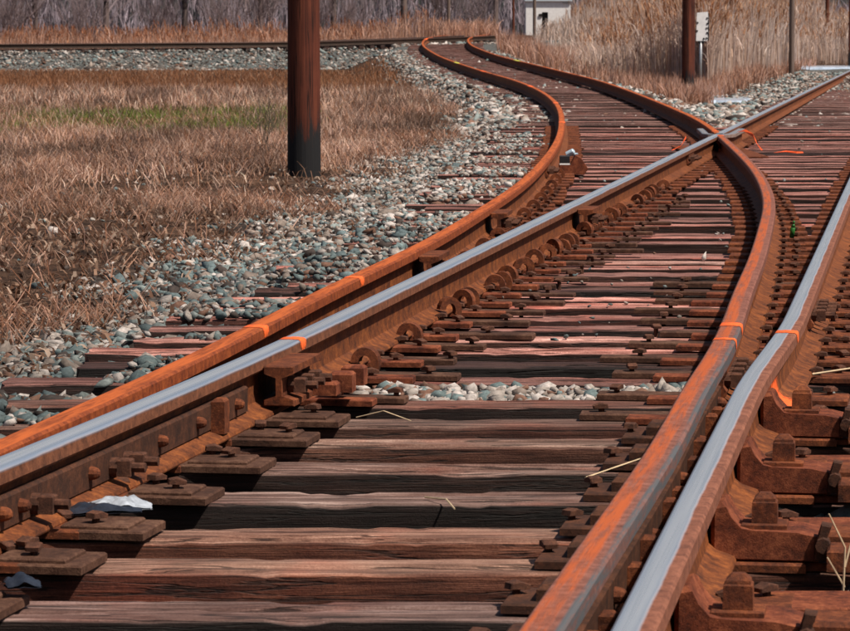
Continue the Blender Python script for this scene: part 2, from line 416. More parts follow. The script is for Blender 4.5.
xs = np.unique(np.concatenate([-8 - np.geomspace(.2, 900, 36), np.linspace(-8, 13, 190), 13 + np.geomspace(.2, 900, 36)]))
ys = np.concatenate([np.linspace(1.5, 30, 190), np.geomspace(30.2, 175, 210), np.geomspace(180, 3000, 24)])
GX, GY = np.meshgrid(xs, ys); gz = ground_z(GX, GY)
gv = np.stack([GX, GY, gz], -1).reshape(-1, 3); nx, ny = len(xs), len(ys)
ii = (np.arange(ny - 1)[:, None] * nx + np.arange(nx - 1)[None]).ravel()
gf = np.stack([ii, ii + 1, ii + 1 + nx, ii + nx], 1)
ybc = np.clip(GY, 2, 138)
crib = sstep(-.1, .05, GX - fA(ybc)) * sstep(-.1, .05, np.maximum(fD(GY), 0) - GX) * (GY < 42)
crib = np.maximum(crib, (np.abs(GX - (fA(ybc) + fC(ybc)) / 2) < .85) * (GY < 137)); crib = np.maximum(crib, (np.abs(GX - (fB(GY) + fD(GY)) / 2) < .85) * 1.0)
gc = np.stack([ballastness(GX, GY), crib, greenness(GX, GY)], -1).reshape(-1, 3)
ground = link('ground', mesh('ground', gv, gf, M['ground'], True, {'Col': ('FLOAT_COLOR', gc)}))
tag(ground, kind='structure')

# ------------------------------------------------------------------ rails
PROF = [(-.030, .1685), (0, .170), (.030, .1685), (.0355, .163), (.0368, .134), (.033, .128), (.011, .121), (.0082, .110), (.0080, .060),
        (.012, .038), (.028, .026), (.066, .013), (.070, .004), (.069, 0), (-.069, 0), (-.070, .004), (-.066, .013), (-.028, .026), (-.012, .038),
        (-.0080, .060), (-.0082, .110), (-.011, .121), (-.033, .128), (-.0368, .134), (-.0355, .163)]
def frame(fx, y, e=.02):
    dx = (fx(y + e) - fx(y - e)) / (2 * e); L = np.sqrt(1 + dx * dx)
    return np.stack([1 / L, -dx / L], -1)              # lateral unit vector (to the right)
def sweep(fx, fz, Y, prof, mat, closed=True, name='rail', scale=None, smooth=True, extra=None, ox=0.0):
    Y = np.asarray(Y, float); prof = np.array(prof, float); n = len(prof); m = len(Y)
    N = frame(fx, Y); X = fx(Y); Z = fz(Y)
    lat = np.broadcast_to(prof[:, 0][None], (m, n)).copy() + ox; hz = np.broadcast_to(prof[:, 1][None], (m, n)).copy()
    if scale is not None: lat *= scale[:, None]
    v = np.stack([X[:, None] + N[:, 0:1] * lat, Y[:, None] + N[:, 1:2] * lat, Z[:, None] + hz], -1).reshape(-1, 3)
    k = n if closed else n - 1
    i = np.arange(k); j = (i + 1) % n
    fs = []
    for r in range(m - 1):
        fs.append(np.stack([r * n + i, r * n + j, (r + 1) * n + j, (r + 1) * n + i], 1)[:, ::-1])
    fs = np.concatenate(fs).tolist()
    if closed: fs += [list(range(n)), [(m - 1) * n + q for q in range(n)][::-1]]
    rc = np.stack([lat, hz, np.broadcast_to(Y[:, None], (m, n))], -1).reshape(-1, 3)
    at = {'rc': ('FLOAT_VECTOR', rc)}
    if extra is not None: at['edge'] = ('FLOAT', extra)
    me = mesh(name, v, fs, mat, smooth, at)
    return me
PZ = .020                                               # rail base over tie top (plate thickness)
def steps(a, b, ds): return np.linspace(a, b, max(3, int((b - a) / ds) + 1))
def railmesh(fx, tz, Y, mat, scale=None):
    return sweep(fx, lambda y: tz(y) + PZ, Y, PROF, mat, scale=scale, smooth='sharp')
def sharp(me):
    """keep the crisp rail edges"""
    return me
HEADP = [(-.0378, .150), (-.0365, .1640), (-.0305, .1700), (0, .1715), (.0305, .1700), (.0365, .1640), (.0380, .150), (.0380, .136)]
def paint_mark(parent, fx, tz, y, w, mat='orange', prof=HEADP, label=None):
    Y = np.linspace(y - w, y + w, 7); n = len(prof)
    e = np.clip(1 - np.abs(np.linspace(-1, 1, 7)) ** 2, 0, 1)[:, None] * np.ones((1, n))
    e[:, 0] *= .4; e[:, -1] *= .5
    o = link('paint_mark', sweep(fx, lambda q: tz(q) + PZ, Y, prof, M[mat], closed=False, name='paint_mark', extra=e.ravel()), parent)
    if label: o['label'] = label
    return o

turn = empty('railway_turnout', (0, 5, 0))
tag(turn, 'rusty railway turnout with weathered ties, switch rails and crossing frog, filling the foreground', 'railway track')
turn.location = (0, 0, 0)
branch = tag(empty('branch_track'), 'curving rusty branch track snaking away to the far left behind the crossing', 'railway track')
main = tag(empty('straight_track'), 'straight track running off the right edge beyond the crossing', 'railway track')
TEND = 42.0
lin = lambda k: (lambda y: np.zeros_like(np.asarray(y, float)) + k)
zero = lin(0.0)

# parts of the turnout: four running rails
rA = link('rail', railmesh(fA, tB, steps(3, TEND, .3), M['rail_rusty']), turn); rA['label'] = 'outer left rail, rusty orange all over'
rB = link('rail', railmesh(fB, tM, steps(3, FROG - .16, .3), M['rail_steel']), turn); rB['label'] = 'left inner rail with polished silver top running to the frog'
rC = link('rail', railmesh(fC, tB, steps(3, FROG - .32, .25), M['rail_worn']), turn); rC['label'] = 'curved right inner rail with bright orange worn top'
rD = link('rail', railmesh(fD, tM, steps(3, TEND, .3), M['rail_steel_half']), turn); rD['label'] = 'right outer rail with blue silver running band'
# frog: point rails behind the crossing and two wing rails
rBf = link('frog_point_rail', railmesh(fB, tM, steps(FROG + .22, TEND, .3), M['rail_steel']), turn)
rCf = link('frog_point_rail', railmesh(fC, tB, steps(FROG + .34, TEND, .3), M['rail_rusty']), turn)
def wing(f0, f1, off, name):
    yk = FROG - .10
    def fx(y):
        y = np.asarray(y, float); return np.where(y < yk, f0(y), f1(y) + off) * 1.0
    a = lambda y: fx(y) * .25 + fx(y - .12) * .25 + fx(y + .12) * .25 + fx(y + .06) * .25
    return a
wl_f = wing(fB, fC, -.125, 'l'); wr_f = wing(fC, fB, .125, 'r')
M['wing'] = mat_rail('rail_wing', -.9, .9, ((.10, .06, .05), (.22, .15, .13), (.32, .25, .23)), ((.36, .34, .35), (.46, .45, .46)), .6)
w1 = link('wing_rail', railmesh(wl_f, tM, steps(FROG - .14, FROG + 1.9, .12), M['wing']), turn)
w2 = link('wing_rail', railmesh(wr_f, tM, steps(FROG - .30, FROG + 1.9, .12), M['wing']), turn)
mb = MB(); cx = float(fB(FROG)); mb.box(cx - .34, cx + .34, FROG - 1.5, FROG + 1.7, .004, .019, .004)
fp = link('frog_plate', mb.mesh('frog_plate', M['rust']), turn)
mb = MB()
for yy in (FROG - .55, FROG - .28): mb.box(cx - .09 + (yy - FROG) * .1, cx + .05 + (yy - FROG) * .08, yy, yy + .2, .02, .12, .01)
link('filler_block', mb.mesh('filler_block', M['rust']), fp)

# far rails
bA = link('rail', railmesh(fA, tB, steps(TEND + .02, 138, .8), M['rail_rusty']), branch)
bC = link('rail', railmesh(fC, tB, steps(TEND + .02, 138, .8), M['rail_rusty']), branch)
mBr = link('rail', railmesh(fB, tM, steps(TEND + .02, 190, 2.0), M['rail_steel']), main)
mDr = link('rail', railmesh(fD, tM, steps(TEND + .02, 190, 2.0), M['rail_steel_half']), main)

# sprayed marks
for fx, par, tz, items in ((fA, rA, tB, [(10.55, .07), (12.75, .07), (37, .35)]), (fA, bA, tB, [(48, .55), (59, .8), (71, 1.0), (121, 2.0)]),
                           (fB, rB, tM, [(10.12, .06)]), (fC, rC, tB, [(10.62, .09), (10.1, .045)]), (fD, rD, tM, [(10.35, .07)]), (fC, rCf, tB, [(33.3, .13)])):
    for y, w in items: paint_mark(par, fx, tz, y, w)
paint_mark(bA, fA, tB, 80, 1.3, 'yellow'); paint_mark(bC, fC, tB, 83, 1.3, 'yellow'); paint_mark(rC, fC, tB, 31.75, .12)
SIDE_R = [(.0082 + .0015, .10), (.0095, .060), (.0135, .039), (.029, .0275), (.066, .0145), (.0712, .0045)]
def side_mark(par, fx, tz, y, w): return paint_mark(par, fx, tz, y, w, prof=SIDE_R)
side_mark(rD, fD, tM, 9.62, .24); side_mark(rC, fC, tB, 10.2, .18); side_mark(rB, fB, tM, 9.95, .05)

# ------------------------------------------------------------------ ties
TW = .225; TH = .185
def tie_mesh(L, seed, nseg, fine=True):
    r = np.random.default_rng(seed); hw = TW / 2
    if fine:
        top = np.linspace(-hw + .012, hw - .012, 9)
        prof = [(-hw, -TH), (-hw, -TH * .66), (-hw, -.085), (-hw, -.03), (-hw + .002, -.005)] + [(t, 0) for t in top] + [(hw - .003, -.010), (hw, -.05), (hw, -TH)]
    else:
        prof = [(-hw, -TH), (-hw, -.05), (-hw, -.0035), (-hw + .004, 0), (0, 0), (hw - .012, 0), (hw, -.02), (hw, -TH)]
    prof = np.array(prof); n = len(prof); xsn = np.linspace(0, L, nseg)
    X = np.repeat(xsn[:, None], n, 1); P = np.repeat(prof[None], nseg, 0).copy()
    o1, o2 = r.random(2) * 900
    k = np.arange(n)[None] * np.ones((nseg, 1))
    top_m = (P[..., 1] > -.02)
    grain = fbm(X * 2.0 + o1, k * 1.7 + o2, 3) - .5
    crack = np.clip(fbm(X * 1.1 + o2, k * 2.9 + o1, 2) - .60, 0, 1) * .16
    P[..., 1] += np.where(top_m, grain * (.007 if fine else .008) - (crack * (np.abs(P[..., 0]) < hw - .03) if fine else 0), 0)
    edge = np.clip(fbm(X * 8.1 + o2 + 50, np.zeros_like(k) + o1, 4) - .56, 0, 1)
    P[..., 1] -= edge * .035 * (np.abs(P[..., 0]) > hw - .02) * top_m
    P[..., 0] += (fbm(X * 4.7 + o1 + 9, k * .8 + o2) - .5) * .007
    P[..., 0] += (vnoise(X * .45 + o2, 0 * k) - .5) * .012
    Xe = X + 0; Xe[0] += (r.random(n) - .5) * .02; Xe[-1] += (r.random(n) - .5) * .02
    v = np.stack([Xe, P[..., 0], P[..., 1]], -1).reshape(-1, 3)
    i = np.arange(n); j = (i + 1) % n; fs = []
    for q in range(nseg - 1): fs.append(np.stack([q * n + i, q * n + j, (q + 1) * n + j, (q + 1) * n + i], 1))
    fs = np.concatenate(fs).tolist() + [list(range(n)), [(nseg - 1) * n + q for q in range(n)][::-1]]
    fs = [f[::-1] for f in fs]
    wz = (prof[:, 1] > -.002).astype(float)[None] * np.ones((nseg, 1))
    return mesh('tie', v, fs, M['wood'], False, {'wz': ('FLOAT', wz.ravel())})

front = [4.70, 5.22, 5.74, 6.262, 6.797, 7.266, 7.821, 8.388, 8.95, 9.396, 9.94, 10.613]
y = front[-1]
rt = np.random.default_rng(21)
while y < TEND - .6:
    y += .50 + rt.normal() * .025; front.append(y)
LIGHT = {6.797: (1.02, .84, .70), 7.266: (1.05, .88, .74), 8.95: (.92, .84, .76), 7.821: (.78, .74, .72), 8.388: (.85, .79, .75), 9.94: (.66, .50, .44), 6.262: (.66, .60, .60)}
SIDE = {6.797: .55, 7.266: .6, 9.396: .45, 8.95: .45, 7.821: .06, 8.388: .10, 9.94: .08, 6.262: .06}  # side-face tone per tie: creosote plus painted-in shade between ties
tie_yc = []; ties = []
plate_a = MB().box(-.20, .21, -.095, .095, .0, .0198, .005).mesh('tie_plate', M['rust'])
plate_front = MB().box(-.12, .26, -.105, -.012, .0, .0198, .004).mesh('tie_plate', M['rust_red'])
plate_long = MB().box(-.14, .44, .002, .098, .0, .0188, .004).mesh('tie_plate', M['plate'])
plate_frontL = MB().box(-.24, .12, -.105, -.012, .0, .0198, .004).mesh('tie_plate', M['rust_red'])
plate_longL = MB().box(-.42, .14, .002, .098, .0, .0188, .004).mesh('tie_plate', M['plate'])
mbp = MB(); mbp.box(-.25, .28, -.10, .095, .0, .0195, .004); mbp.box(.085, .24, -.08, .07, .0197, .029, .004)
slide = mbp.mesh('slide_plate', M['plate'])
mbp = MB(); mbp.box(-.22, .12, -.10, .10, .0, .0195, .004); mbp.box(-.155, -.075, -.065, .055, .0197, .052, .010)
slideC = mbp.mesh('slide_plate', M['rust_dark'])
mbp = MB(); mbp.cyl((0, 0, -.03), (0, 0, .012), .009, n=6); mbp.prism([(-.020, .010), (.024, .008), (.026, .017), (.004, .026), (-.018, .022)], -.016, .016, .003)
spike = mbp.mesh('spike', M['bolt'])
tint = np.random.default_rng(5); PLS = (plate_front, plate_long, plate_frontL, plate_longL)
for q, yf in enumerate(front):
    yc = yf + TW / 2; tie_yc.append(yc)
    x0 = float(fA(yc)) - .78 + tint.normal() * .06; x1 = float(fD(yc)) + .85 + tint.normal() * .05
    near = yf < 16
    me = tie_mesh(x1 - x0, 100 + q, 120 if near else 26, near)
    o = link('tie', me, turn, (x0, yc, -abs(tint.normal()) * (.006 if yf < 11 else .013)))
    o.rotation_euler[2] = tint.normal() * .0025
    b = .95 + tint.normal() * .17
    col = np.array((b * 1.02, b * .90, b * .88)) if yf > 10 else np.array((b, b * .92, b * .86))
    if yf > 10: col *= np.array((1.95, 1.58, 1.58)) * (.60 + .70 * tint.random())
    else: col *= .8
    if tint.random() < .13 and yf > 11: col *= .30
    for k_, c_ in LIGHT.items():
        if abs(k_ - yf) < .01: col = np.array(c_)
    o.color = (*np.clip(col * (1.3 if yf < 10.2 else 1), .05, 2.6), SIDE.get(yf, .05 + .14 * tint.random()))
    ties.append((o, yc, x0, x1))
    for nm, fx in (('A', fA), ('B', fB), ('C', fC), ('D', fD)):
        if abs(yc - FROG) < 1.6 and nm in 'BC': continue
        xr = float(fx(yc)); ang = -math.atan(float(fx(yc + .1) - fx(yc - .1)) / .2)
        def put(name, me2, dx=0.0, dy=0.0, z=0.0, rz=0.0):
            c = math.cos(ang); s_ = math.sin(ang)
            p = link(name, me2, o, (xr + dx * c - dy * s_ - x0, dx * s_ + dy * c, z - o.location[2] + .001), ang + rz)
            if me2 in PLS: p.scale = (.72 + .42 * tint.random(), .85 + .2 * tint.random(), .8 + .4 * tint.random() if z == 0 and yc > 14 else 1); p.rotation_euler[2] += tint.normal() * .02
            return p
        if nm == 'B' and yc < 9.7:
            put('slide_plate', slide)
            put('spike', spike, .18 + tint.normal() * .02, tint.normal() * .02, .030, tint.random() * 6)
            if tint.random() < .5: put('spike', spike, .12, .05, .030, tint.random() * 6)
        elif nm == 'C' and yc < 9.4:
            put('slide_plate', slideC); put('spike', spike, -.205, .02, .02, tint.random() * 6)
        elif nm == 'B' and yc < 23:
            put('tie_plate', plate_front); put('tie_plate', plate_long)
            put('spike', spike, .155, -.05, .02, .3 * tint.normal()); put('spike', spike, .33, .05, .02, tint.random() * 6)
            put('spike', spike, .082, .03, .022, math.pi)
        elif nm == 'C' and yc < 15:
            put('tie_plate', plate_frontL); put('tie_plate', plate_longL)
            put('spike', spike, -.33, .05, .02, tint.random() * 6); put('spike', spike, -.082, -.05, .022, 0)
            put('spike', spike, .085, .03, .022, math.pi)
        else:
            put('tie_plate', plate_a, tint.normal() * .01)
            if yc < 24:
                put('spike', spike, .083, -.04, .022, math.pi); put('spike', spike, .15, .05, .02, tint.random() * 6); put('spike', spike, -.083, .04, .022, 0)

def far_ties(parent, fl, fr, tz, y0, y1, ysolo, seed):
    r = np.random.default_rng(seed); protos = [tie_mesh(2.62, seed * 50 + k, 8, False) for k in range(6)]
    y = y0; V = []; Fc = []; WZ = []
    base = 0
    while y < y1:
        c = (float(fl(y)) + float(fr(y))) / 2; z = float(tz(y)) - .002 - abs(r.normal()) * .012; b = 1.0 + r.normal() * .22
        col = (b * 1.35, b * 1.12, b * 1.12, .10)
        if y < ysolo:
            link('tie', protos[r.integers(6)], parent, (c - 1.31 + r.normal() * .04, y, z), r.normal() * .008, col)
            if y < 50:
                for fx in (fl, fr): pass
        else:
            hw = TW / 2; x0 = c - 1.31; x1 = c + 1.31
            V += [(x0, y - hw, z - .16), (x1, y - hw, z - .16), (x1, y + hw, z - .16), (x0, y + hw, z - .16), (x0, y - hw, z), (x1, y - hw, z), (x1, y + hw, z), (x0, y + hw, z)]
            Fc += [[base + a for a in f] for f in ([0, 1, 5, 4], [1, 2, 6, 5], [2, 3, 7, 6], [3, 0, 4, 7], [4, 5, 6, 7])]
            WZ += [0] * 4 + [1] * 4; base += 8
        y += .53 + r.normal() * .02
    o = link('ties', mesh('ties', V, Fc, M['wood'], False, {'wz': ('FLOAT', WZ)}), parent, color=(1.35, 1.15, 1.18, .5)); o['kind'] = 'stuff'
far_ties(branch, fA, fC, tB, TEND + .25, 137, 62, 3)
far_ties(main, fB, fD, tM, TEND + .25, 150, 58, 4)

# ------------------------------------------------------------------ rail furniture
def local(fx, y, lat, z, me, name, parent, dz=0.0):
    N = frame(fx, np.array([y]))[0]
    o = link(name, me, parent, (float(fx(y)) + N[0] * lat, y + N[1] * lat, z), math.atan2(N[1], N[0])); return o
# reinforcing bar and rivets on the near switch rail
def shifted(fx, lat): return lambda y: fx(y) + lat
bar = link('reinforcing_bar', sweep(fB, zero, steps(4, 9.35, .25), [(.009, .052), (.030, .052), (.031, .118), (.026, .124), (.009, .124)][::-1], M['rust_dark'], name='bar', ox=0.0, smooth=False), rB)
mbp = MB().cyl((0, 0, 0), (.012, 0, 0), .017, .015, 10, dome=.012); rivet = mbp.mesh('rivet', M['rust'], False)
mbp = MB(); mbp.cyl((0, 0, 0), (.02, 0, 0), .024, n=10); mbp.box(.018, .052, -.021, .021, -.021, .021, .004); mbp.cyl((.05, 0, 0), (.085, 0, 0), .012, n=8)
nut = mbp.mesh('bolt', M['bolt'])
for yy in (5.0, 5.4, 6.0, 6.55, 7.05, 7.18, 7.72, 8.35, 8.75, 9.2):
    local(fB, yy, .031, .088, rivet, 'rivet', bar)
for yy in (7.62 - .35, 7.9, 8.02, 6.62, 6.74): local(fB, yy, .031, .080, nut, 'bolt', bar)
mbp = MB().box(0, .038, -.03, .03, -.045, .05, .008); lug = mbp.mesh('stop_lug', M['rust'])
for yy in (8.93, 6.45): local(fB, yy, .030, .085, lug, 'stop_lug', bar)
def ibar(L):
    p = [(-.045, 0), (.045, 0), (.045, .016), (.010, .026), (.010, .085), (.045, .096), (.045, .116), (-.045, .116), (-.045, .096), (-.010, .085), (-.010, .026), (-.045, .016)]
    return MB().prism(p, -L / 2, L / 2, .004).mesh('guard_block', M['rust'])
ib = ibar(.42)
def guard_block(par, fx, y, lat, nb=3):
    g = local(fx, y, lat, .048, ib, 'guard_block', par)
    for k in range(nb):
        link('bolt', nut, g, (.012, -.12 + k * .11, .055)); 
    return g
guard_block(rB, fB, 9.72, .085); guard_block(rB, fB, 18.6, .085); guard_block(rA, fA, 14.6, .085); guard_block(rA, fA, 18.2, .085); 
mbp = MB()
for k in range(4): mbp.box(.10 + .03 * (k % 2), .17 + .03 * (k % 2), -.16 + k * .1, -.09 + k * .1, .05, .09 + .02 * (k % 2), .008)
blk = mbp.mesh('spacer_blocks', M['rust_red'])
local(fB, 9.95, .03, 0, blk, 'spacer_blocks', rB)
# rail anchors: hooked clips on the base flange between the ties
def anchor_mesh():
    n = 12; ring = []
    for i in range(n):
        t = math.radians(-30 + 205 * i / (n - 1)); ring.append((.092 + .034 * math.cos(t), .046 + .040 * math.sin(t)))
    v = []; f = []
    for k, (px, pz) in enumerate(ring):
        t = math.radians(-30 + 205 * k / (n - 1)); w = .013
        for (a, b2) in ((-w, -.018), (w, -.018), (w, .018), (-w, .018)):
            v.append((px + a * math.cos(t), b2, pz + a * math.sin(t)))
    for k in range(n - 1):
        for i in range(4): f.append([k * 4 + i, k * 4 + (i + 1) % 4, (k + 1) * 4 + (i + 1) % 4, (k + 1) * 4 + i])
    f += [[0, 1, 2, 3], [(n - 1) * 4 + q for q in (3, 2, 1, 0)]]
    return mesh('rail_anchor', v, f, M['rust'], False)
anc = anchor_mesh()
for k in range(len(tie_yc) - 1):
    yc = tie_yc[k]
    if 10.2 < yc < 24:
        for dy in ((.155, .225), (.15,), (.165, .235), (.14, .27), ())[int(tint.integers(5))]: local(fB, yc + dy + tint.normal() * .02, tint.normal() * .006, -.008 + tint.normal() * .006, anc, 'rail_anchor', rB).rotation_euler[2] += tint.normal() * .22
    if 15.5 < yc < 26 and k % 2: local(fA, yc + .17, 0, -.005, anc, 'rail_anchor', rA)
# joint bars
def joint_bar(par, fx, y, side, L=.62, nb=4):
    s_ = side
    pr = [(s_ * .0085, .040), (s_ * .030, .046), (s_ * .034, .060), (s_ * .022, .075), (s_ * .022, .100), (s_ * .033, .112), (s_ * .032, .124), (s_ * .0085, .118)]
    if s_ > 0: pr = pr[::-1]
    jb = link('joint_bar', sweep(fx, lambda q: np.zeros_like(q) + PZ, np.linspace(y - L / 2, y + L / 2, 7), pr, M['rust'], name='joint_bar', smooth=False), par)
    for k in range(nb):
        o = local(fx, y - L / 2 + (k + .5) * L / nb, s_ * .022, PZ + .088, nut, 'bolt', jb)
        if s_ < 0: o.rotation_euler[2] += math.pi
    return jb
joint_bar(rD, fD, 12.2, 1); joint_bar(rC, fC, 9.9, 1); joint_bar(rA, fA, 25.4, 1); joint_bar(rB, fB, 28.0, 1)
# bolt heads, lugs on the right side of the near curved switch rail
barC = link('reinforcing_bar', sweep(fC, zero, steps(4, 9.4, .25), [(.009, .050), (.026, .050), (.027, .118), (.009, .122)][::-1], M['rust_dark'], name='bar', smooth=False), rC)
mbp = MB().box(0, .030, -.022, .022, -.03, .03, .006); lugc = mbp.mesh('stop_lug', M['rust'])
for k, yy in enumerate(np.arange(5.2, 9.3, .27)):
    local(fC, float(yy), .027, .075 + .012 * (k % 2), lugc if k % 3 else rivet, 'stop_lug' if k % 3 else 'rivet', barC)
# braces with square-headed bolts against the right rail
def brace_parts():
    pr = [(.016, .004), (.24, .004), (.24, .058), (.205, .066), (.10, .066), (.070, .074), (.050, .100), (.040, .124), (.016, .118)]
    body = MB().prism(pr, -.085, .085, .010)
    w = MB().box(-.048, .048, -.048, .048, 0, .010, .002)
    h = MB().box(-.027, .027, -.027, .027, 0, .046, .004, .001); h.box(-.023, .023, -.023, .023, .0461, .062, .011, .001)
    wedge = MB(); wedge.box(.255, .40, -.075, .065, .004, .066, .008); wedge.box(.26, .36, -.20, -.09, .004, .05, .006)
    strap = MB(); strap.prism([(.232, .01), (.262, .01), (.255, .05), (.268, .085), (.246, .088), (.236, .055)], -.10, -.055, .004); strap.cyl((.25, -.125, .045), (.25, -.04, .045), .016, n=8)
    return (body.mesh('rail_brace', M['rust_red']), w.mesh('washer', M['rust']), h.mesh('bolt_head', M['rust']), wedge.mesh('wedge_block', M['rust']), strap.mesh('strap', M['rust_dark']))
br = brace_parts()
for k, yc in enumerate(tie_yc):
    if 5.0 < yc < 9.3 and k % 1 == 0:
        if k % 2 == 0:
            b = local(fD, yc, 0, .018, br[0], 'rail_brace', rD)
            link('washer', br[1], b, (.125, 0, .0662)); link('bolt_head', br[2], b, (.125, 0, .077))
            link('wedge_block', br[3], b, (0, 0, 0)); link('strap', br[4], b, (0, 0, 0))
# wide switch base plates under the braces
for k, yc in enumerate(tie_yc):
    if 5.0 < yc < 9.3:
        t_ = ties[k]; mbq = MB().box(.28, .62, -.10, .10, 0, .0168, .004)
        o = link('gauge_plate', mbq.mesh('gauge_plate', M['rust_red']), t_[0], (float(fD(yc)) - .20 - t_[2], 0, .002 - t_[0].location[2]))

# frog ribbons (survey ribbon tied at the crossing) and other small litter
def ribbon(pts, w, mat, name, parent=None):
    pts = np.array(pts, float); v = []; f = []
    for k, p in enumerate(pts):
        ww = w * (1 - .5 * abs(k / (len(pts) - 1) - .5)); tw = k * .8
        d = np.array((math.cos(tw) * .7, .3, math.sin(tw))) * ww
        v += [p - d, p + d, p + d + (0, .002, .002), p - d + (0, .002, .002)]
    for k in range(len(pts) - 1):
        for i in range(4): f.append([k * 4 + i, k * 4 + (i + 1) % 4, (k + 1) * 4 + (i + 1) % 4, (k + 1) * 4 + i])
    return link(name, mesh(name, v, f, M[mat], False), parent)
fx0 = float(fB(FROG))
for pts, lab in (([(fx0 + .22, FROG + .3, .20), (fx0 + .28, FROG + .2, .215), (fx0 + .35, FROG + .1, .17), (fx0 + .38, FROG, .09), (fx0 + .42, FROG - .1, .03)], 'orange ribbon drooping over the right wing of the crossing'),
                 ([(fx0 - .10, FROG - .75, .15), (fx0 - .06, FROG - .85, .11), (fx0 - .08, FROG - .95, .06), (fx0 - .02, FROG - 1.1, .03)], 'orange ribbon hanging in the throat of the crossing'),
                 ([(fx0 + .50, FROG - .5, .02), (fx0 + .62, FROG - .4, .03), (fx0 + .72, FROG - .45, .02), (fx0 + .8, FROG - .3, .015)], 'orange ribbon lying on the ties right of the crossing'),
                 ([(fx0 - .46, FROG - .1, .03), (fx0 - .36, FROG + .1, .06), (fx0 - .3, FROG + .2, .15)], 'orange ribbon scrap left of the crossing')):
    tag(ribbon(pts, .008 if 'lying' in lab else .016, 'orange_ribbon', 'ribbon'), lab, 'ribbon')
# rail lubricator box beside the outer rail
yl = 27.2; xl = float(fA(yl)) + .17
lub = tag(empty('rail_lubricator', (xl - .03, yl, 0)), 'rusty box with pale blue cap standing beside the curved outer rail', 'lubricator')
mbq = MB().prism([(-.09, .0), (.16, .0), (.20, .06), (.13, .17), (.07, .20), (.02, .10), (-.09, .10)], -.08, .08, .006); link('housing', mbq.mesh('housing', M['rust_red']), lub)
mbq = MB().box(-.085, .015, -.078, .06, .102, .19, .006); link('chamber', mbq.mesh('chamber', M['black']), lub)
mbq = MB().box(-.088, .016, -.0815, -.0795, .10, .115, 0); link('trim', mbq.mesh('trim', M['white']), lub)
mbq = MB().cyl((-.01, -.03, .20), (.05, -.05, .235), .032, .03, 10, dome=.012); mbq.cyl((.05, -.04, .20), (.095, -.05, .21), .014, .010, 8); link('cap', mbq.mesh('cap', M['blueish']), lub)
lub.scale = (.82,) * 3
# green bottle by the curved rail
mbq = MB(); mbq.cyl((0, 0, 0), (0, 0, .06), .013, .013, 10); mbq.cyl((0, 0, .06), (0, 0, .078), .013, .006, 10); mbq.cyl((0, 0, .078), (0, 0, .095), .006, .006, 8)
ob = link('bottle', mbq.mesh('bottle', M['green'], True), None, (float(fC(18.1)) + .115, 18.0, .03)); ob.rotation_euler = (.25, .1, 0)
tag(ob, 'small green bottle leaning beside the foot of the curved rail', 'bottle')
# crumpled bag and dark scraps at the near left rail
def crumple(name, loc, sx, sy, sz, mat, seed, lab, cat):
    r = np.random.default_rng(seed); n = 14; u, v_ = np.meshgrid(np.linspace(-1, 1, n), np.linspace(-1, 1, n))
    h = sz * (fbm(u * 2 + seed, v_ * 2, 3)) * np.clip(1.15 - (u * u + v_ * v_) * .75, .02, 1)
    X = u * sx * (1 + .3 * (fbm(v_ * 2 + seed, u * 0 + 3) - .5)); Yv = v_ * sy * (1 + .4 * (fbm(u * 2 + 8, v_ * 0 + seed) - .5))
    top = np.stack([X, Yv, h], -1).reshape(-1, 3); bot = top * (1, 1, .25) - (0, 0, .003)
    i = (np.arange(n - 1)[:, None] * n + np.arange(n - 1)[None]).ravel(); f = np.stack([i, i + 1, i + 1 + n, i + n], 1)
    o = link(name, mesh(name, np.concatenate([top, bot]), np.concatenate([f, f[:, ::-1] + n * n]), M[mat], False), None, loc, .3)
    return tag(o, lab, cat)
crumple('plastic_bag', (-.70, 7.52, .040), .065, .07, .035, 'plastic', 3, 'crumpled white plastic bag on the plate beside the near left rail', 'plastic bag')
crumple('plastic_scrap', (-.74, 7.46, .038), .09, .05, .03, 'plastic_dark', 5, 'black plastic scrap beside the crumpled white bag', 'plastic scrap')
crumple('plastic_scrap', (-.79, 6.40, .042), .035, .035, .035, 'plastic_dark', 9, 'small black plastic scrap at the lower left corner by the rail', 'plastic scrap')
# straws and twigs
def stalk(name, pts, r0, lab, mat='straw', cat='twig'):
    mbq = MB()
    for a, b in zip(pts[:-1], pts[1:]): mbq.cyl(a, b, r0, r0 * .8, 5)
    return tag(link(name, mbq.mesh(name, M[mat])), lab, cat)
stalk('dry_stalk', [(.40, 8.15, .02), (.47, 8.3, .022), (.56, 8.42, .035)], .003, 'pale straw lying across a tie end beside the near curved rail')
stalk('dry_stalk', [(-.82, 9.9 - .9, .01), (-.78, 9.0, .03), (-.74, 8.95, .012)], .003, 'bent dry straw on a tie just right of the plates at left')
stalk('dry_stalk', [(-.20, 9.55, .01), (-.12, 9.5, .035), (-.04, 9.48, .008)], .002, 'thin dry straw arching over a tie in the middle')
stalk('dry_stalk', [(.0, 7.9, .006), (.05, 7.82, .012), (.07, 7.74, .0)], .0025, 'short pale straw on a tie near the bottom centre')
stalk('dry_stalk', [(1.25, 10.6, .03), (1.42, 10.65, .05), (1.6, 10.8, .07)], .004, 'long straw sticking out right of the polished right rail')
tw = MB()
for a, b, r in (((.83, 6.5, -.05), (.835, 6.5, .10), .003), ((.835, 6.5, .10), (.80, 6.48, .17), .0022), ((.835, 6.5, .06), (.87, 6.52, .19), .0022), ((.835, 6.5, .02), (.80, 6.5, .08), .002), ((.87, 6.52, .15), (.89, 6.53, .22), .0016)): tw.cyl(a, b, r, r * .7, 5)
tag(link('dead_weed', tw.mesh('dead_weed', M['straw'])), 'dry forked weed standing at the lower right corner', 'weed')

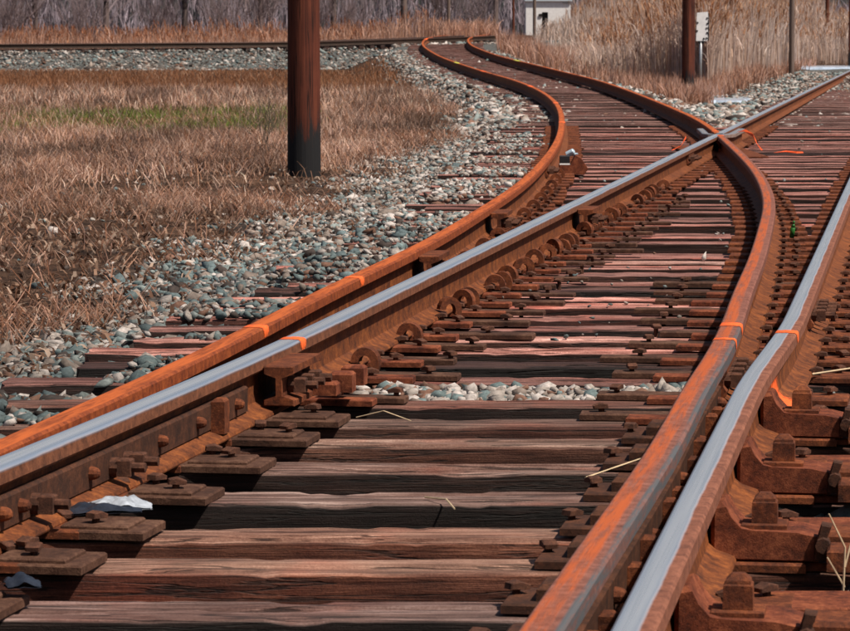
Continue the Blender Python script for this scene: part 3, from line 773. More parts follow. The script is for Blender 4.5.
# ------------------------------------------------------------------ ballast
def ico():
    p = (1 + 5 ** .5) / 2
    v = np.array([(-1, p, 0), (1, p, 0), (-1, -p, 0), (1, -p, 0), (0, -1, p), (0, 1, p), (0, -1, -p), (0, 1, -p), (p, 0, -1), (p, 0, 1), (-p, 0, -1), (-p, 0, 1)], float)
    f = np.array([(0, 11, 5), (0, 5, 1), (0, 1, 7), (0, 7, 10), (0, 10, 11), (1, 5, 9), (5, 11, 4), (11, 10, 2), (10, 7, 6), (7, 1, 8), (3, 9, 4), (3, 4, 2), (3, 2, 6), (3, 6, 8), (3, 8, 9), (4, 9, 5), (2, 4, 11), (6, 2, 10), (8, 6, 7), (9, 8, 1)])
    return v / np.linalg.norm(v[0]), f
IV, IF = ico()
def rotm(a, b, c):
    ca, sa, cb, sb, cc, sc_ = np.cos(a), np.sin(a), np.cos(b), np.sin(b), np.cos(c), np.sin(c)
    R = np.empty((len(a), 3, 3))
    R[:, 0] = np.stack([ca * cb, ca * sb * sc_ - sa * cc, ca * sb * cc + sa * sc_], -1)
    R[:, 1] = np.stack([sa * cb, sa * sb * sc_ + ca * cc, sa * sb * cc - ca * sc_], -1)
    R[:, 2] = np.stack([-sb, cb * sc_, cb * cc], -1); return R
def stones_mesh(P, S, colr, r):
    n = len(P); v = IV[None] * (1 + r.normal(size=(n, 12, 1)) * .27) * (S[:, None, None] * np.array((1.0, .76, .55)) * (1 + r.normal(size=(n, 1, 3)) * .22))
    R = rotm(r.random(n) * 6.28, r.normal(size=n) * .35, r.normal(size=n) * .35)
    v = np.einsum('nij,nkj->nki', R, v) + P[:, None]
    f = (IF[None] + (np.arange(n) * 12)[:, None, None]).reshape(-1, 3)
    return mesh('stones', v.reshape(-1, 3), f, M['stone'], False, {'Col': ('FLOAT_COLOR', np.repeat(colr, 12, 0))})
PAL = np.array([(.135, .19, .205), (.17, .235, .245), (.25, .30, .30), (.56, .52, .50), (.42, .38, .35), (.22, .12, .085), (.07, .055, .05), (.30, .25, .22)])
def stone_cols(P, r):
    n = len(P); X, Y = P[:, 0], P[:, 1]
    teal = sstep(.36, .62, fbm(X * .9 + 40, Y * .6)) * sstep(24, 15, Y) * .8 + .12
    w = np.stack([teal * .36, teal * .36, .16 + 0 * X, .13 + .08 * sstep(14, 26, Y) - .10 * sstep(60, 90, Y), .13 + 0 * X, .12 + 0 * X, .16 + .15 * sstep(60, 90, Y), .24 * (1 - teal) + .03], 1)
    w /= w.sum(1, keepdims=True); k = (w.cumsum(1) > r.random(n)[:, None]).argmax(1)
    return PAL[k] * (1 + r.normal(size=(n, 1)) * .16).clip(.5, 1.6)
rs = np.random.default_rng(99)
tf = np.array(front); 
def in_tie(X, Y, m=.0):
    k = np.searchsorted(tf, Y) - 1; k = np.clip(k, 0, len(tf) - 1)
    return (Y - tf[k] < TW + m) & (Y > tf[k] - m) & (X > fA(np.clip(Y, 2, 138)) - .78) & (Y < TEND)
pts = []; siz = []
def scatter(n, ylo, yhi, gen, sz, dens=None, zoff=.0, power=1.0):
    # density falls off with distance, as far stones cannot be told apart
    u = rs.random(n); Y = ylo * (yhi / ylo) ** (u ** power); X = gen(Y, rs.random(n))
    keep = rs.random(n) < (ballastness(X, Y) if dens is None else dens(X, Y)); X, Y = X[keep], Y[keep]
    s_ = sz * np.exp(rs.normal(size=len(X)) * .32)
    z = ground_z(X, Y) + zoff + s_ * .15
    pts.append(np.stack([X, Y, z], 1)); siz.append(s_)
scatter(82000, 7.5, 44, lambda Y, u: fA(Y) + .05 - u * 2.7, .0215, lambda X, Y: ballastness(X, Y) * ~in_tie(X, Y, .01))
scatter(12000, 7.5, 46, lambda Y, u: fA(Y) - .1 - u * 4.2, .022, lambda X, Y: np.clip(ballastness(X, Y) + .16, 0, 1) * ~in_tie(X, Y, .01))
scatter(20000, 44, 112, lambda Y, u: fA(Y) + .1 - u * 2.4, .036)
scatter(20000, 38, 105, lambda Y, u: fB(Y) + .1 - u * 3.2, .036, lambda X, Y: ballastness(X, Y) * (X > fC(Y) + .1))
scatter(8000, 40, 110, lambda Y, u: fC(Y) - .05 + u * 1.6, .042, lambda X, Y: ballastness(X, Y) * (X < fB(Y) - .2))
scatter(9000, 4.6, 22, lambda Y, u: fD(Y) + .05 + u * 1.5, .026, lambda X, Y: 1.0 * ~in_tie(X, Y, .01))
scatter(6000, 5, 41, lambda Y, u: fA(Y) + u * (fD(Y) - fA(Y)), .020, lambda X, Y: .8 * ~in_tie(X, Y, .01), -.01)
scatter(12000, 43, 100, lambda Y, u: np.where(u < .5, fA(Y) + u * 2 * 1.6, fB(Y) + (u - .5) * 2 * 1.6), .03, lambda X, Y: .5 + 0 * X, .0)
fx_ = -26 + rs.random(22000) * 30; off_ = -6.2 * rs.random(22000) ** .8 + .8
Pf = np.stack([fx_, far_ys(fx_) + off_, 0 * fx_], 1); Pf[:, 2] = ground_z(Pf[:, 0], Pf[:, 1]) + .01; pts.append(Pf); siz.append(.040 * np.exp(rs.normal(size=len(Pf)) * .4))
nE = 26000; Ye = 8 * (43 / 8) ** rs.random(nE); Xe_ = fA(Ye) - .10 - rs.random(nE) * .85
ke = (fbm(Xe_ * 1.4 + 70, Ye * 1.1 + 3) > .492 + .08 * sstep(.5, .1, fA(Ye) - Xe_)) & in_tie(Xe_, Ye, .05); Xe_, Ye = Xe_[ke], Ye[ke]
pts.append(np.stack([Xe_, Ye, -.004 + .012 * rs.random(len(Xe_))], 1)); siz.append(.020 * np.exp(rs.normal(size=len(Xe_)) * .3))
# the one crib heaped with pale stones, and loose ones on the tie tops
nC = 760; Yc = 10.175 + rs.random(nC) * .42; Xc = float(fB(10.4)) + .14 + rs.random(nC) * (float(fC(10.4)) - float(fB(10.4)) - .24)
Pc = np.stack([Xc, Yc, -.040 + rs.random(nC) * .032], 1); Sc = .023 * np.exp(rs.normal(size=nC) * .25)
nL = 420; Yl = 12 * (40 / 12) ** rs.random(nL); Xl = fA(Yl) + .1 + rs.random(nL) * (fD(Yl) - fA(Yl) - .2); cl = fbm(Xl * 1.2, Yl * .5) > .52
Xl, Yl = Xl[cl], Yl[cl]; pts.append(np.stack([Xl, Yl, .008 + 0 * Xl], 1)); siz.append(.010 * np.exp(rs.normal(size=len(Xl)) * .4))
P = np.concatenate(pts); S = np.concatenate(siz)
kp = rs.random(len(P)) < np.where(P[:, 1] > 44, .60, .86); uu = 425 + F * P[:, 0] / P[:, 1]; kp &= (uu > -260) & (uu < 1120)
S = np.where(P[:, 1] > 44, S * 1.18, S); P, S = P[kp], S[kp]; colr = stone_cols(P, rs)
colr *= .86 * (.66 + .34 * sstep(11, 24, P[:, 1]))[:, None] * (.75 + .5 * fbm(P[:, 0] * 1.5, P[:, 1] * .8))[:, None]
cc = .78 * PAL[rs.choice([3, 3, 4, 4, 7, 1, 5], nC)] * (1 + rs.normal(size=(nC, 1)) * .1)
# the 300 stones showing largest become single stones
u_ = 425 + F * P[:, 0] / P[:, 1]; v_ = 40 + F * (CH - P[:, 2]) / P[:, 1]
vis = (u_ > 0) & (u_ < 850) & (v_ < 640) & (P[:, 0] < fA(np.clip(P[:, 1], 2, 138)) - .16 - .02 * P[:, 1] * 0)
score = np.where(vis, S / P[:, 1], 0); big = np.argsort(-score)[:215]
mask = np.ones(len(P), bool); mask[big] = False
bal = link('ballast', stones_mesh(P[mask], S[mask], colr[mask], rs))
tag(bal, 'grey, teal and white crushed stone ballast around the tracks', 'ballast', kind='stuff')
smes = []
for k in range(8):
    v = IV * (1 + rs.normal(size=(12, 1)) * .22) * (np.array((1, .82, .62)) * (1 + rs.normal(size=3) * .15)); smes.append(mesh('stone', v, IF, M['stone1'], False))
selc = np.argsort(Yc - Pc[:, 2] * 3)[:85]
for p, s_, c in list(zip(P[big], S[big], colr[big])) + list(zip(Pc[selc], Sc[selc], cc[selc])):
    o = link('stone', smes[rs.integers(8)], bal, tuple(p), None, tuple(c)); o.scale = (s_,) * 3; o.rotation_euler = (rs.normal() * .35, rs.normal() * .35, rs.random() * 6.28)
mk = np.ones(nC, bool); mk[selc] = False
link('stones', stones_mesh(Pc[mk], Sc[mk], cc[mk], rs), bal)['kind'] = 'stuff'

# ------------------------------------------------------------------ grasses
def blades(P, Hh, lean, az, wid, cb, ct, faz=None):
    """P base points, Hh length, lean 0..1.5 rad from vertical, az lean azimuth"""
    n = len(P); d = np.stack([np.cos(az), np.sin(az), 0 * az], 1); up = np.array((0, 0, 1.0))
    l1 = lean * .6; l2 = lean * 1.35
    m = P + (d * np.sin(l1)[:, None] + up * np.cos(l1)[:, None]) * (Hh * .5)[:, None]
    t = m + (d * np.sin(l2)[:, None] + up * np.cos(l2)[:, None]) * (Hh * .5)[:, None]
    fa = rng.random(n) * 3.14 if faz is None else faz
    w = np.stack([np.cos(fa), np.sin(fa), 0 * fa], 1) * wid[:, None] * .5
    v = np.stack([P - w, P + w, m - w * .85, m + w * .85, t], 1)
    c = np.stack([cb, cb, (cb + ct) / 2, (cb + ct) / 2, ct], 1)
    f = (np.array([(0, 1, 3), (0, 3, 2), (2, 3, 4)])[None] + (np.arange(n) * 5)[:, None, None]).reshape(-1, 3)
    return v.reshape(-1, 3), f, c.reshape(-1, 3)
def grass_obj(name, parts, lab, cat='grass', mat='grass'):
    V = []; Fc = []; Cc = []; b = 0
    for v, f, c in parts: V.append(v); Fc.append(f + b); Cc.append(c); b += len(v)
    o = link(name, mesh(name, np.concatenate(V), np.concatenate(Fc), M[mat], False, {'Col': ('FLOAT_COLOR', np.concatenate(Cc).clip(0, 1))}))
    return tag(o, lab, cat, kind='stuff')
STRAW = np.array([(.46, .31, .23), (.37, .22, .145), (.56, .42, .34), (.24, .125, .075), (.46, .31, .25)])
def straw_cols(n): return STRAW[rng.integers(len(STRAW), size=n)] * np.array((1.1, 1.05, 1.05)) * (1 + rng.normal(size=(n, 1)) * .18).clip(.4, 1.6)

# left field
def px(u, y): return (u - 425) / F * y
n = 150000; Y = 9.5 * (109 / 9.5) ** (rng.random(n)); half = .145 * Y + 1.2
X = fA(Y) - 1.0 - rng.random(n) * (half + fA(Y) - .4)
bn = ballastness(X, Y); pt_ = fbm(X * .55 + 11, Y * .35 + 4); pt2 = fbm(X * 1.6, Y * 1.3 + 7)
near_bare = sstep(22, 12, Y)
nf = sstep(32, 15, Y)
den = (1 - sstep(.25, .85, bn)) * (1 - .85 * nf * sstep(.60, .47, pt2)) * (.25 + .75 * sstep(.34, .52, pt_)) * (1 - .45 * nf)
pz = fbm(X * .85 + 3, Y * .24 + 5)
den *= 1 - .95 * sstep(40, 26, Y) * sstep(.58, .48, pz)
den *= 1 - .72 * (np.abs(X - px(304, 31)) < .34) * (Y > 28.3) * (Y < 31.6)
den = np.where(np.abs(Y - far_ys(np.clip(X, -34, 60))) < 5.0, den * .05, den)
k = rng.random(n) < den; X, Y = X[k], Y[k]; n = len(X)
gr = greenness(X, Y); c = straw_cols(n) * (.45 + 1.25 * sstep(.3, .7, fbm(X * 1.1 + 30, Y * .5)))[:, None]
far_brown = sstep(71, 77, Y + 6 * (fbm(X * .4, Y * .1) - .5))
c = c * (1 - far_brown[:, None]) + far_brown[:, None] * np.array((.36, .165, .085)) * (1 + rng.normal(size=(n, 1)) * .2)
pale = sstep(57, 61, Y) * sstep(76, 71, Y); c = c * (1 + .25 * pale[:, None])
isg = rng.random(n) < gr * .8; c[isg] = np.array((.19, .22, .05)) * (1 + rng.normal(size=(isg.sum(), 1)) * .25)
Hh = (.16 + .10 * rng.random(n)) * (1 + .5 * sstep(.5, .7, fbm(X * .8, Y * .5 + 20))) * (.85 + .25 * sstep(30, 70, Y)) * (1 - .45 * sstep(.0, .3, bn[k])) * np.where(isg, .6, 1) * (1 - .25 * far_brown) * (1 - .62 * sstep(84, 100, Y)) * (1 - .35 * sstep(32, 15, Y))
lean = np.abs(rng.normal(size=n)) * .55 + .25; lean = lean + .55 * rng.random(n) * sstep(48, 20, Y); lean *= (1 - .5 * far_brown)
wid = .0035 + .00016 * Y
P3 = np.stack([X, Y, ground_z(X, Y) - .01], 1)
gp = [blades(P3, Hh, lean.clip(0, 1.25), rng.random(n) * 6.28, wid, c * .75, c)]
n2 = 26000; Y2 = 72 + 38 * rng.random(n2); X2 = -22 + rng.random(n2) * 23; k2 = (X2 < fA(Y2) - 1.3) & (Y2 < far_ys(X2) - 5.2) & (rng.random(n2) < .35 + .65 * sstep(.36, .5, fbm(X2 * .5, Y2 * .2))); X2, Y2 = X2[k2], Y2[k2]; n2 = len(X2)
c2 = np.array([(.42, .20, .10), (.32, .14, .07), (.50, .32, .22), (.22, .09, .045)])[rng.integers(4, size=n2)] * (1 + rng.normal(size=(n2, 1)) * .2)
gp.append(blades(np.stack([X2, Y2, ground_z(X2, Y2) - .01], 1), (.12 + .16 * rng.random(n2)) * (1 - .35 * sstep(90, 108, Y2)), .2 + .5 * rng.random(n2), rng.random(n2) * 6.28, .02 + 0 * X2, c2 * .8, c2))
# matted thatch lying flat
n = 42000; Y = 9.5 * (60 / 9.5) ** rng.random(n); X = fA(Y) - .9 - rng.random(n) * (.145 * Y + 1.2 + fA(Y) - .4)
k = rng.random(n) < (1 - sstep(.3, .9, ballastness(X, Y))) * (.12 + .88 * sstep(.49, .58, fbm(X * .85 + 3, Y * .24 + 5))) * np.where((np.abs(X - px(304, 31)) < .3) & (Y > 28.5) & (Y < 31.6), .15, 1); X, Y = X[k], Y[k]; n = len(X)
c = straw_cols(n) * (.45 + .6 * rng.random((n, 1))) * np.array((1, .88, .82)); P3 = np.stack([X, Y, ground_z(X, Y) + .01 + .03 * rng.random(n)], 1)
gp.append(blades(P3, .14 + .16 * rng.random(n), 1.15 + .25 * rng.random(n), rng.random(n) * 6.28, .004 + .00012 * Y, c, c))
n = 30000; Y = 9.0 * (52 / 9.0) ** rng.random(n); X = fA(Y) - .85 - rng.random(n) * (.145 * Y + 1.2 + fA(Y) - .4)
k = rng.random(n) < (1 - .8 * sstep(.3, .9, ballastness(X, Y))) * (.35 + .65 * sstep(.4, .55, fbm(X * 2 + 60, Y * .8))); X, Y = X[k], Y[k]; n = len(X)
c = np.array([(.10, .05, .03), (.19, .10, .065), (.32, .20, .14), (.055, .03, .02), (.42, .31, .24)])[rng.integers(5, size=n)] * (1 + rng.normal(size=(n, 1)) * .2)
gp.append(blades(np.stack([X, Y, ground_z(X, Y) + .004 + .012 * rng.random(n)], 1), .03 + .07 * rng.random(n), .9 + .5 * rng.random(n), rng.random(n) * 6.28, .010 + .016 * rng.random(n), c, c))
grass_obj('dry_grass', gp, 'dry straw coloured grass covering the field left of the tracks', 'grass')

# right: grass verge and tall reeds between the two tracks
n = 26000; Y = 50 + 75 * rng.random(n) ** 1.2; lo = fC(np.clip(Y, 2, 138)) + .9; hi = fB(Y) - 1.7
X = lo + rng.random(n) * (hi - lo + 1e-3); k = (hi > lo) & (rng.random(n) > sstep(.3, .8, ballastness(X, Y))) & (rng.random(n) < sstep(.3, .5, fbm(X * .5, Y * .3)) * .8 + .2)
X, Y = X[k], Y[k]; n = len(X); c = straw_cols(n) * np.array((1.2, 1.1, 1.08))
Hh = .22 + .25 * rng.random(n) + .55 * sstep(70, 90, Y) * sstep(9, 3, X - fC(np.clip(Y, 2, 138)))
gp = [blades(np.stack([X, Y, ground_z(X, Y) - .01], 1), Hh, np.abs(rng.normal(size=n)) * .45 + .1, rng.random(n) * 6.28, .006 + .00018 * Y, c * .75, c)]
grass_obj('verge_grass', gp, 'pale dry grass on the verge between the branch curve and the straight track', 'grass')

def reeds(n, gen, hfun, plume=True):
    X, Y = gen(n); n = len(X)
    h = hfun(X, Y) * (1 + rng.normal(size=n) * .13); z = ground_z(X, Y) - .02
    cs = np.array([(.68, .53, .46), (.54, .38, .29), (.74, .62, .57), (.60, .45, .37)])[rng.integers(4, size=n)] * (1 + rng.normal(size=(n, 1)) * .16)
    lean = np.abs(rng.normal(size=n)) * .12 + .03; az = rng.random(n) * 6.28
    P3 = np.stack([X, Y, z], 1); out = [blades(P3, h, lean, az, .010 + .00016 * Y, cs * .9, cs)]
    k = rng.random(n) < .75; m = k.sum()                                   # drooping side leaves
    Pl = P3[k] + np.stack([0 * X[k], 0 * X[k], h[k] * (.25 + .5 * rng.random(m))], 1); cl = cs[k] * (1 + rng.normal(size=(m, 1)) * .15)
    out.append(blades(Pl, .35 + .3 * rng.random(m), .5 + .5 * rng.random(m), rng.random(m) * 6.28, .018 + .0001 * Y[k], cl, cl))
    if plume:
        k = (rng.random(n) < .36) & (h > 1.2); m = k.sum(); d = np.stack([np.cos(az[k]), np.sin(az[k]), 0 * az[k]], 1)
        top = P3[k] + d * (np.sin(lean[k]) * h[k])[:, None] * .98 + np.stack([0 * h[k], 0 * h[k], h[k] * np.cos(lean[k]) * .93], 1)
        for q in range(3):
            cp = np.array([(.42, .20, .10), (.48, .26, .15), (.32, .14, .07), (.55, .34, .22)])[rng.integers(4, size=m)] * (1 + rng.normal(size=(m, 1)) * .2)
            off = np.stack([0 * h[k], 0 * h[k], (q - 1.5) * .07 + rng.normal(size=m) * .02], 1)
            out.append(blades(top + off - (0, 0, .12), .15 + .08 * rng.random(m), .25 + .5 * rng.random(m), az[k] + rng.normal(size=m) * .9, .022 + .02 * rng.random(m), cp, cp))
    return out
def gen_right(n):
    Y = 74 * (225 / 74) ** rng.random(n); lo = np.where(Y < 120, fC(np.clip(Y, 2, 138)), .046 * Y - 3.5) + 1.9 + .9 * (fbm(Y * .3, Y * 0 + 2) - .5); hi = fB(Y) - 2.4 + 1.2 * (fbm(Y * .25, Y * 0 + 8) - .5)
    lo = lo + np.clip((82 - Y), 0, 20) * .22
    X = lo + rng.random(n) * np.maximum(hi - lo, 0); k = (hi > lo) & (rng.random(n) < .35 + .65 * sstep(.3, .5, fbm(X * .6, Y * .4)))
    return X[k], Y[k]
def h_right(X, Y): return .60 + 1.45 * sstep(1.4, 4.2, X - .028 * Y + .2) + .25 * (fbm(X * .5, Y * .5) - .5)
grass_obj('reeds', reeds(24000, gen_right, h_right), 'tall dry reeds with rust brown plumes between the tracks at right', 'reeds')
def gen_strip(n):
    Y = 88 * (270 / 88) ** rng.random(n); X = fB(Y) - 2.5 + .8 * (fbm(Y * .25, Y * 0 + 8) - .5) - rng.random(n) * 9; k = X > .05 * Y + 1; return X[k], Y[k]
grass_obj('reeds', reeds(13000, gen_strip, lambda X, Y: 1.75 + .4 * (fbm(X * .5, Y * .3) - .5)), 'dry reeds lining the straight track towards the right edge', 'reeds')
def gen_end(n):
    Y = 124 + 60 * rng.random(n); X = .085 * Y + rng.random(n) * (.075 * Y); return X, Y
grass_obj('reeds', reeds(9000, gen_end, lambda X, Y: 1.25 + .35 * (fbm(X * .4, Y * .2) - .5)), 'distant reeds closing off the straight track at the upper right corner', 'reeds')
def gen_far(n):
    X = -26 + 29 * rng.random(n); Y = far_ys(X) + 4.5 + 13 * rng.random(n) ** 1.3
    k = rng.random(n) < .25 + .75 * sstep(.38, .56, fbm(X * .35, Y * .3)); return X[k], Y[k]
def h_far(X, Y): return (.75 + .9 * fbm(X * .3 + 4, Y * .1)) * (1 - .4 * sstep(-1, 2, X))
rp = reeds(13000, gen_far, h_far)
rp = [(v, f, c * np.array((.85, .66, .57))) for v, f, c in rp]
grass_obj('reed_bank', rp, 'brown brush and reeds growing behind the far track at left', 'reeds')

# ------------------------------------------------------------------ bare trees and shrubs
def segs_mesh(name, segs, col, mat):
    A0 = np.array([s[0] for s in segs]); A1 = np.array([s[1] for s in segs]); r0 = np.array([s[2] for s in segs]); r1 = np.array([s[3] for s in segs]); n = len(segs)
    d = A1 - A0; d /= np.linalg.norm(d, axis=1, keepdims=True) + 1e-9; a = np.cross(d, np.array((.31, .9, .2))); a /= np.linalg.norm(a, axis=1, keepdims=True) + 1e-9; b = np.cross(d, a)
    V = []
    for Pp, r in ((A0, r0), (A1, r1)):
        for t in (0, 2.094, 4.189): V.append(Pp + (a * math.cos(t) + b * math.sin(t)) * r[:, None])
    V = np.stack(V, 1).reshape(-1, 3)
    f = (np.array([(0, 1, 4, 3), (1, 2, 5, 4), (2, 0, 3, 5)])[None] + (np.arange(n) * 6)[:, None, None]).reshape(-1, 4)
    cc_ = np.repeat(np.array(col)[None] * (1 + np.random.default_rng(3).normal(size=(n, 1)) * .2), 6, 0).clip(0, 1)
    return mesh(name, V, f, mat, False, {'Col': ('FLOAT_COLOR', cc_)})
def grow(r, p, d, L, rad, depth, out, up=.15, nb=(3, 5), spread=.55):
    nseg = 3; q = np.array(p, float); d = np.array(d, float); pts_ = [q]
    for i in range(nseg):
        d2 = d + r.normal(size=3) * .16; d2[2] += up * .3; d2 /= np.linalg.norm(d2); q2 = q + d2 * L / nseg
        ra = rad * (1 - .22 * i); out.append((q, q2, ra, ra * .78)); q = q2; d = d2; pts_.append(q)
    if depth == 0: return
    for k in range(r.integers(*nb)):
        t = .3 + .7 * r.random(); i = min(int(t * nseg), nseg - 1); pp = pts_[i] + (pts_[i + 1] - pts_[i]) * (t * nseg - i)
        dd = d + r.normal(size=3) * spread; dd[2] += up; dd /= np.linalg.norm(dd)
        grow(r, pp, dd, L * (.52 + .25 * r.random()), rad * .52, depth - 1, out, up, nb, spread)
TWC = (.23, .19, .21)
tree_var = []
for k in range(4):
    r = np.random.default_rng(300 + k); tr = []; cr = []
    h0 = 2.2 + r.random(); tr.append((np.zeros(3), np.array((.05, 0, h0 * .5)), .12, .10)); tr.append((np.array((.05, 0, h0 * .5)), np.array((.0, .05, h0)), .10, .085))
    for j in range(6):
        a = r.random() * 6.28; z0 = h0 * (.45 + .55 * j / 5)
        grow(r, (.02, .02, z0), (math.cos(a) * .6, math.sin(a) * .6, .9), 1.9 + r.random() * .8, .05, 3, cr, .22, (4, 6), .5)
    tree_var.append((segs_mesh('trunk', tr, (.10, .075, .07), M['twig']), segs_mesh('crown', cr, TWC, M['twig'])))
shrub_var = []
for k in range(4):
    r = np.random.default_rng(400 + k); cr = []
    for j in range(16):
        a = r.random() * 6.28; ln = .15 + .4 * r.random()
        grow(r, (math.cos(a) * .25 * r.random(), math.sin(a) * .25 * r.random(), 0), (math.cos(a) * ln, math.sin(a) * ln, 1), 1.5 + r.random() * .9, .018, 2, cr, .2, (4, 7), .4)
    shrub_var.append(segs_mesh('shrub', cr, (.22, .165, .17), M['twig']))
rtree = np.random.default_rng(77)
for k in range(26):
    x = -34 + k * 3.0 + rtree.normal() * .8; yy = float(far_y(min(max(x, -34), 12))) + 24 + 16 * rtree.random()
    if 4.5 < x < 9.5: yy += 24
    if x > 15: continue
    t_ = empty('bare_tree', (x, yy, float(ground_z(x, yy)) - .05)); v_ = tree_var[rtree.integers(4)]
    link('trunk', v_[0], t_); link('crown', v_[1], t_); t_.rotation_euler[2] = rtree.random() * 6.28; t_.scale = (1.25 + .5 * rtree.random(),) * 3
    tag(t_, 'bare leafless tree in the grey thicket behind the far track', 'tree', 'bare trees behind the far track')
for k in range(30):
    x = -30 + k * 2.1 + rtree.normal() * .7; yy = float(far_y(min(max(x, -34), 12))) + 11 + 9 * rtree.random()
    if 2.6 < x < 9.0 or x > 15: continue
    o = link('bare_shrub', shrub_var[rtree.integers(4)], None, (x, yy, float(ground_z(x, yy)) - .03), rtree.random() * 6.28); o.scale = (.9 + .5 * rtree.random(),) * 3
    tag(o, 'leafless twiggy shrub among the brown brush behind the far track', 'shrub', 'bare shrubs behind the far track')
# deep thicket: a far mass of twigs
n = 46000; X = -60 + 150 * rng.random(n); Y = np.interp(X, FLX, np.array(FLY) * 0 + 175) + 40 * rng.random(n); z = ground_z(X, Y) + 7.5 * rng.random(n) ** 1.25 * (1 - .85 * sstep(11, 21, X))
c = np.array((.225, .19, .225)) * (1 + rng.normal(size=(n, 1)) * .25)
grass_obj('thicket', [blades(np.stack([X, Y, z - .3], 1), .9 + 1.0 * rng.random(n), rng.random(n) * .7, rng.random(n) * 6.28, .04 + .05 * rng.random(n), c, c)], 'far grey purple mass of leafless woods along the horizon', 'woods', 'twig')

# ------------------------------------------------------------------ far line
far = tag(empty('railway_line'), 'dark railway line on a gravel bank crossing behind the field at left', 'railway track')
def far_rail(off):
    Xp = np.concatenate([np.linspace(-34, -6, 24), np.linspace(-5.5, 2.2, 22)]); Yp = far_ys(Xp); Zp = far_zs(Xp)
    dx = np.gradient(Xp); dy = np.gradient(Yp); L = np.hypot(dx, dy); N = np.stack([dy / L, -dx / L], 1)
    prof = np.array(PROF); n_ = len(prof); m = len(Xp); lat = prof[:, 0][None] + off
    v = np.stack([Xp[:, None] + N[:, 0:1] * lat, Yp[:, None] + N[:, 1:2] * lat, Zp[:, None] + PZ + prof[:, 1][None] + 0 * lat], -1).reshape(-1, 3)
    i = np.arange(n_); j = (i + 1) % n_
    fs = np.concatenate([np.stack([q * n_ + i, (q + 1) * n_ + i, (q + 1) * n_ + j, q * n_ + j], 1) for q in range(m - 1)])
    rc = np.stack([np.broadcast_to(prof[:, 0][None], (m, n_)), np.broadcast_to(prof[:, 1][None], (m, n_)), np.broadcast_to(Xp[:, None], (m, n_))], -1).reshape(-1, 3)
    return mesh('rail', v, fs, M['rail_far'], 'sharp', {'rc': ('FLOAT_VECTOR', rc)})
link('rail', far_rail(.75), far); link('rail', far_rail(-.75), far)
V = []; Fc = []; WZ = []; b = 0; x = -33.0
while x < 2.1:
    yy = float(far_ys(x)); z = float(far_zs(x)); dx, dy = .2, float(far_ys(x + .1) - far_ys(x - .1)); L = math.hypot(dx, dy); tx, ty = dx / L, dy / L; nx_, ny_ = ty, -tx
    for zz in (z - .16, z):
        for a, c_ in ((-.11, -1.3), (.11, -1.3), (.11, 1.3), (-.11, 1.3)): V.append((x + tx * a + nx_ * c_, yy + ty * a + ny_ * c_, zz))
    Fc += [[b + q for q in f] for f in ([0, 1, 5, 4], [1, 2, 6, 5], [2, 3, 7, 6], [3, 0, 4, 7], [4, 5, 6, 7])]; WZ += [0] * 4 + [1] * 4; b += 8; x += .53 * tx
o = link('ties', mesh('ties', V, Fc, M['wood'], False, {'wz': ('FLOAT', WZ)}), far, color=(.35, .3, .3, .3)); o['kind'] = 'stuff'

# ------------------------------------------------------------------ poles, sign, shed
def pole(x, y, r, h, mat, lab, name='utility_pole', cat='pole', lean=(0, 0)):
    n_ = 20; m = 14; zz = np.linspace(0, h, m) - .3; th = np.linspace(0, 2 * math.pi, n_, endpoint=False)
    R = r * (1.03 - .28 * (zz / 9)[:, None]) * (1 + .03 * (vnoise(th[None] * 2.2 + x, zz[:, None] * .3) - .5))
    v = np.stack([R * np.cos(th)[None], R * np.sin(th)[None], zz[:, None] + 0 * R], -1).reshape(-1, 3)
    i = np.arange(n_); j = (i + 1) % n_
    f = np.concatenate([np.stack([q * n_ + i, q * n_ + j, (q + 1) * n_ + j, (q + 1) * n_ + i], 1) for q in range(m - 1)]).tolist() + [[(m - 1) * n_ + q for q in range(n_)]]
    o = link(name, mesh(name, v, f, M[mat], True), None, (x, y, float(ground_z(x, y)))); o.rotation_euler = (lean[0], lean[1], 0)
    return tag(o, lab, cat)
def px(u, y): return (u - 425) / F * y
pole(px(304, 31), 31, .153, 9, 'pole', 'thick red brown utility pole with tarred foot in the field at left')
pole(px(687.5, 66), 66, .130, 9, 'pole', 'red brown utility pole in front of the white board by the reeds')
pole(px(790.5, 98), 98, .085, 8, 'pole_grey', 'thin dark pole standing in the reeds beside the frozen ditch')
pole(px(825.5, 150), 150, .085, 8, 'pole', 'distant dark pole above the reeds near the top right corner')
pole(px(848.5, 122), 122, .055, 7, 'pole', 'thin reddish post at the right edge behind the reeds')
pole(px(448.5, 139), 139, .075, 8, 'pole_grey', 'slim pale grey pole behind the far bend of the branch track')
pole(px(513, 143), 143, .055, 8, 'pole', 'thin dark pole left of the white shed')
pole(px(534, 150), 150, .075, 8, 'pole_grey', 'weathered grey pole in front of the white shed')
# signal board
ysn = 73.0; xsn_ = px(701, ysn); gz0 = float(ground_z(xsn_, ysn)); zc = lambda v: CH + (40 - v) / F * ysn
sg = tag(empty('trackside_board', (xsn_, ysn, gz0)), 'white weathered trackside board with black studs on a grey steel post', 'sign')
z0, z1 = zc(41) - gz0, zc(12) - gz0
mbq = MB().prism([(-.13, z0), (.115, z0), (.13, z0 + .09), (.118, z0 + .14), (.133, z0 + .2), (.12, z0 + .27), (.135, z0 + .34), (.122, z0 + .42), (.135, z0 + .5), (.125, z1), (-.115, z1 - .02)], -.012, .012, 0); pn = link('panel', mbq.mesh('panel', M['white']), sg)
mbq = MB().box(.10, .155, .013, .045, z0 + .01, z1 - .03, .004); link('edge_strip', mbq.mesh('edge_strip', M['black']), sg)
stud = MB().cyl((0, -.013, 0), (0, -.022, 0), .022, n=8).mesh('stud', M['black'])
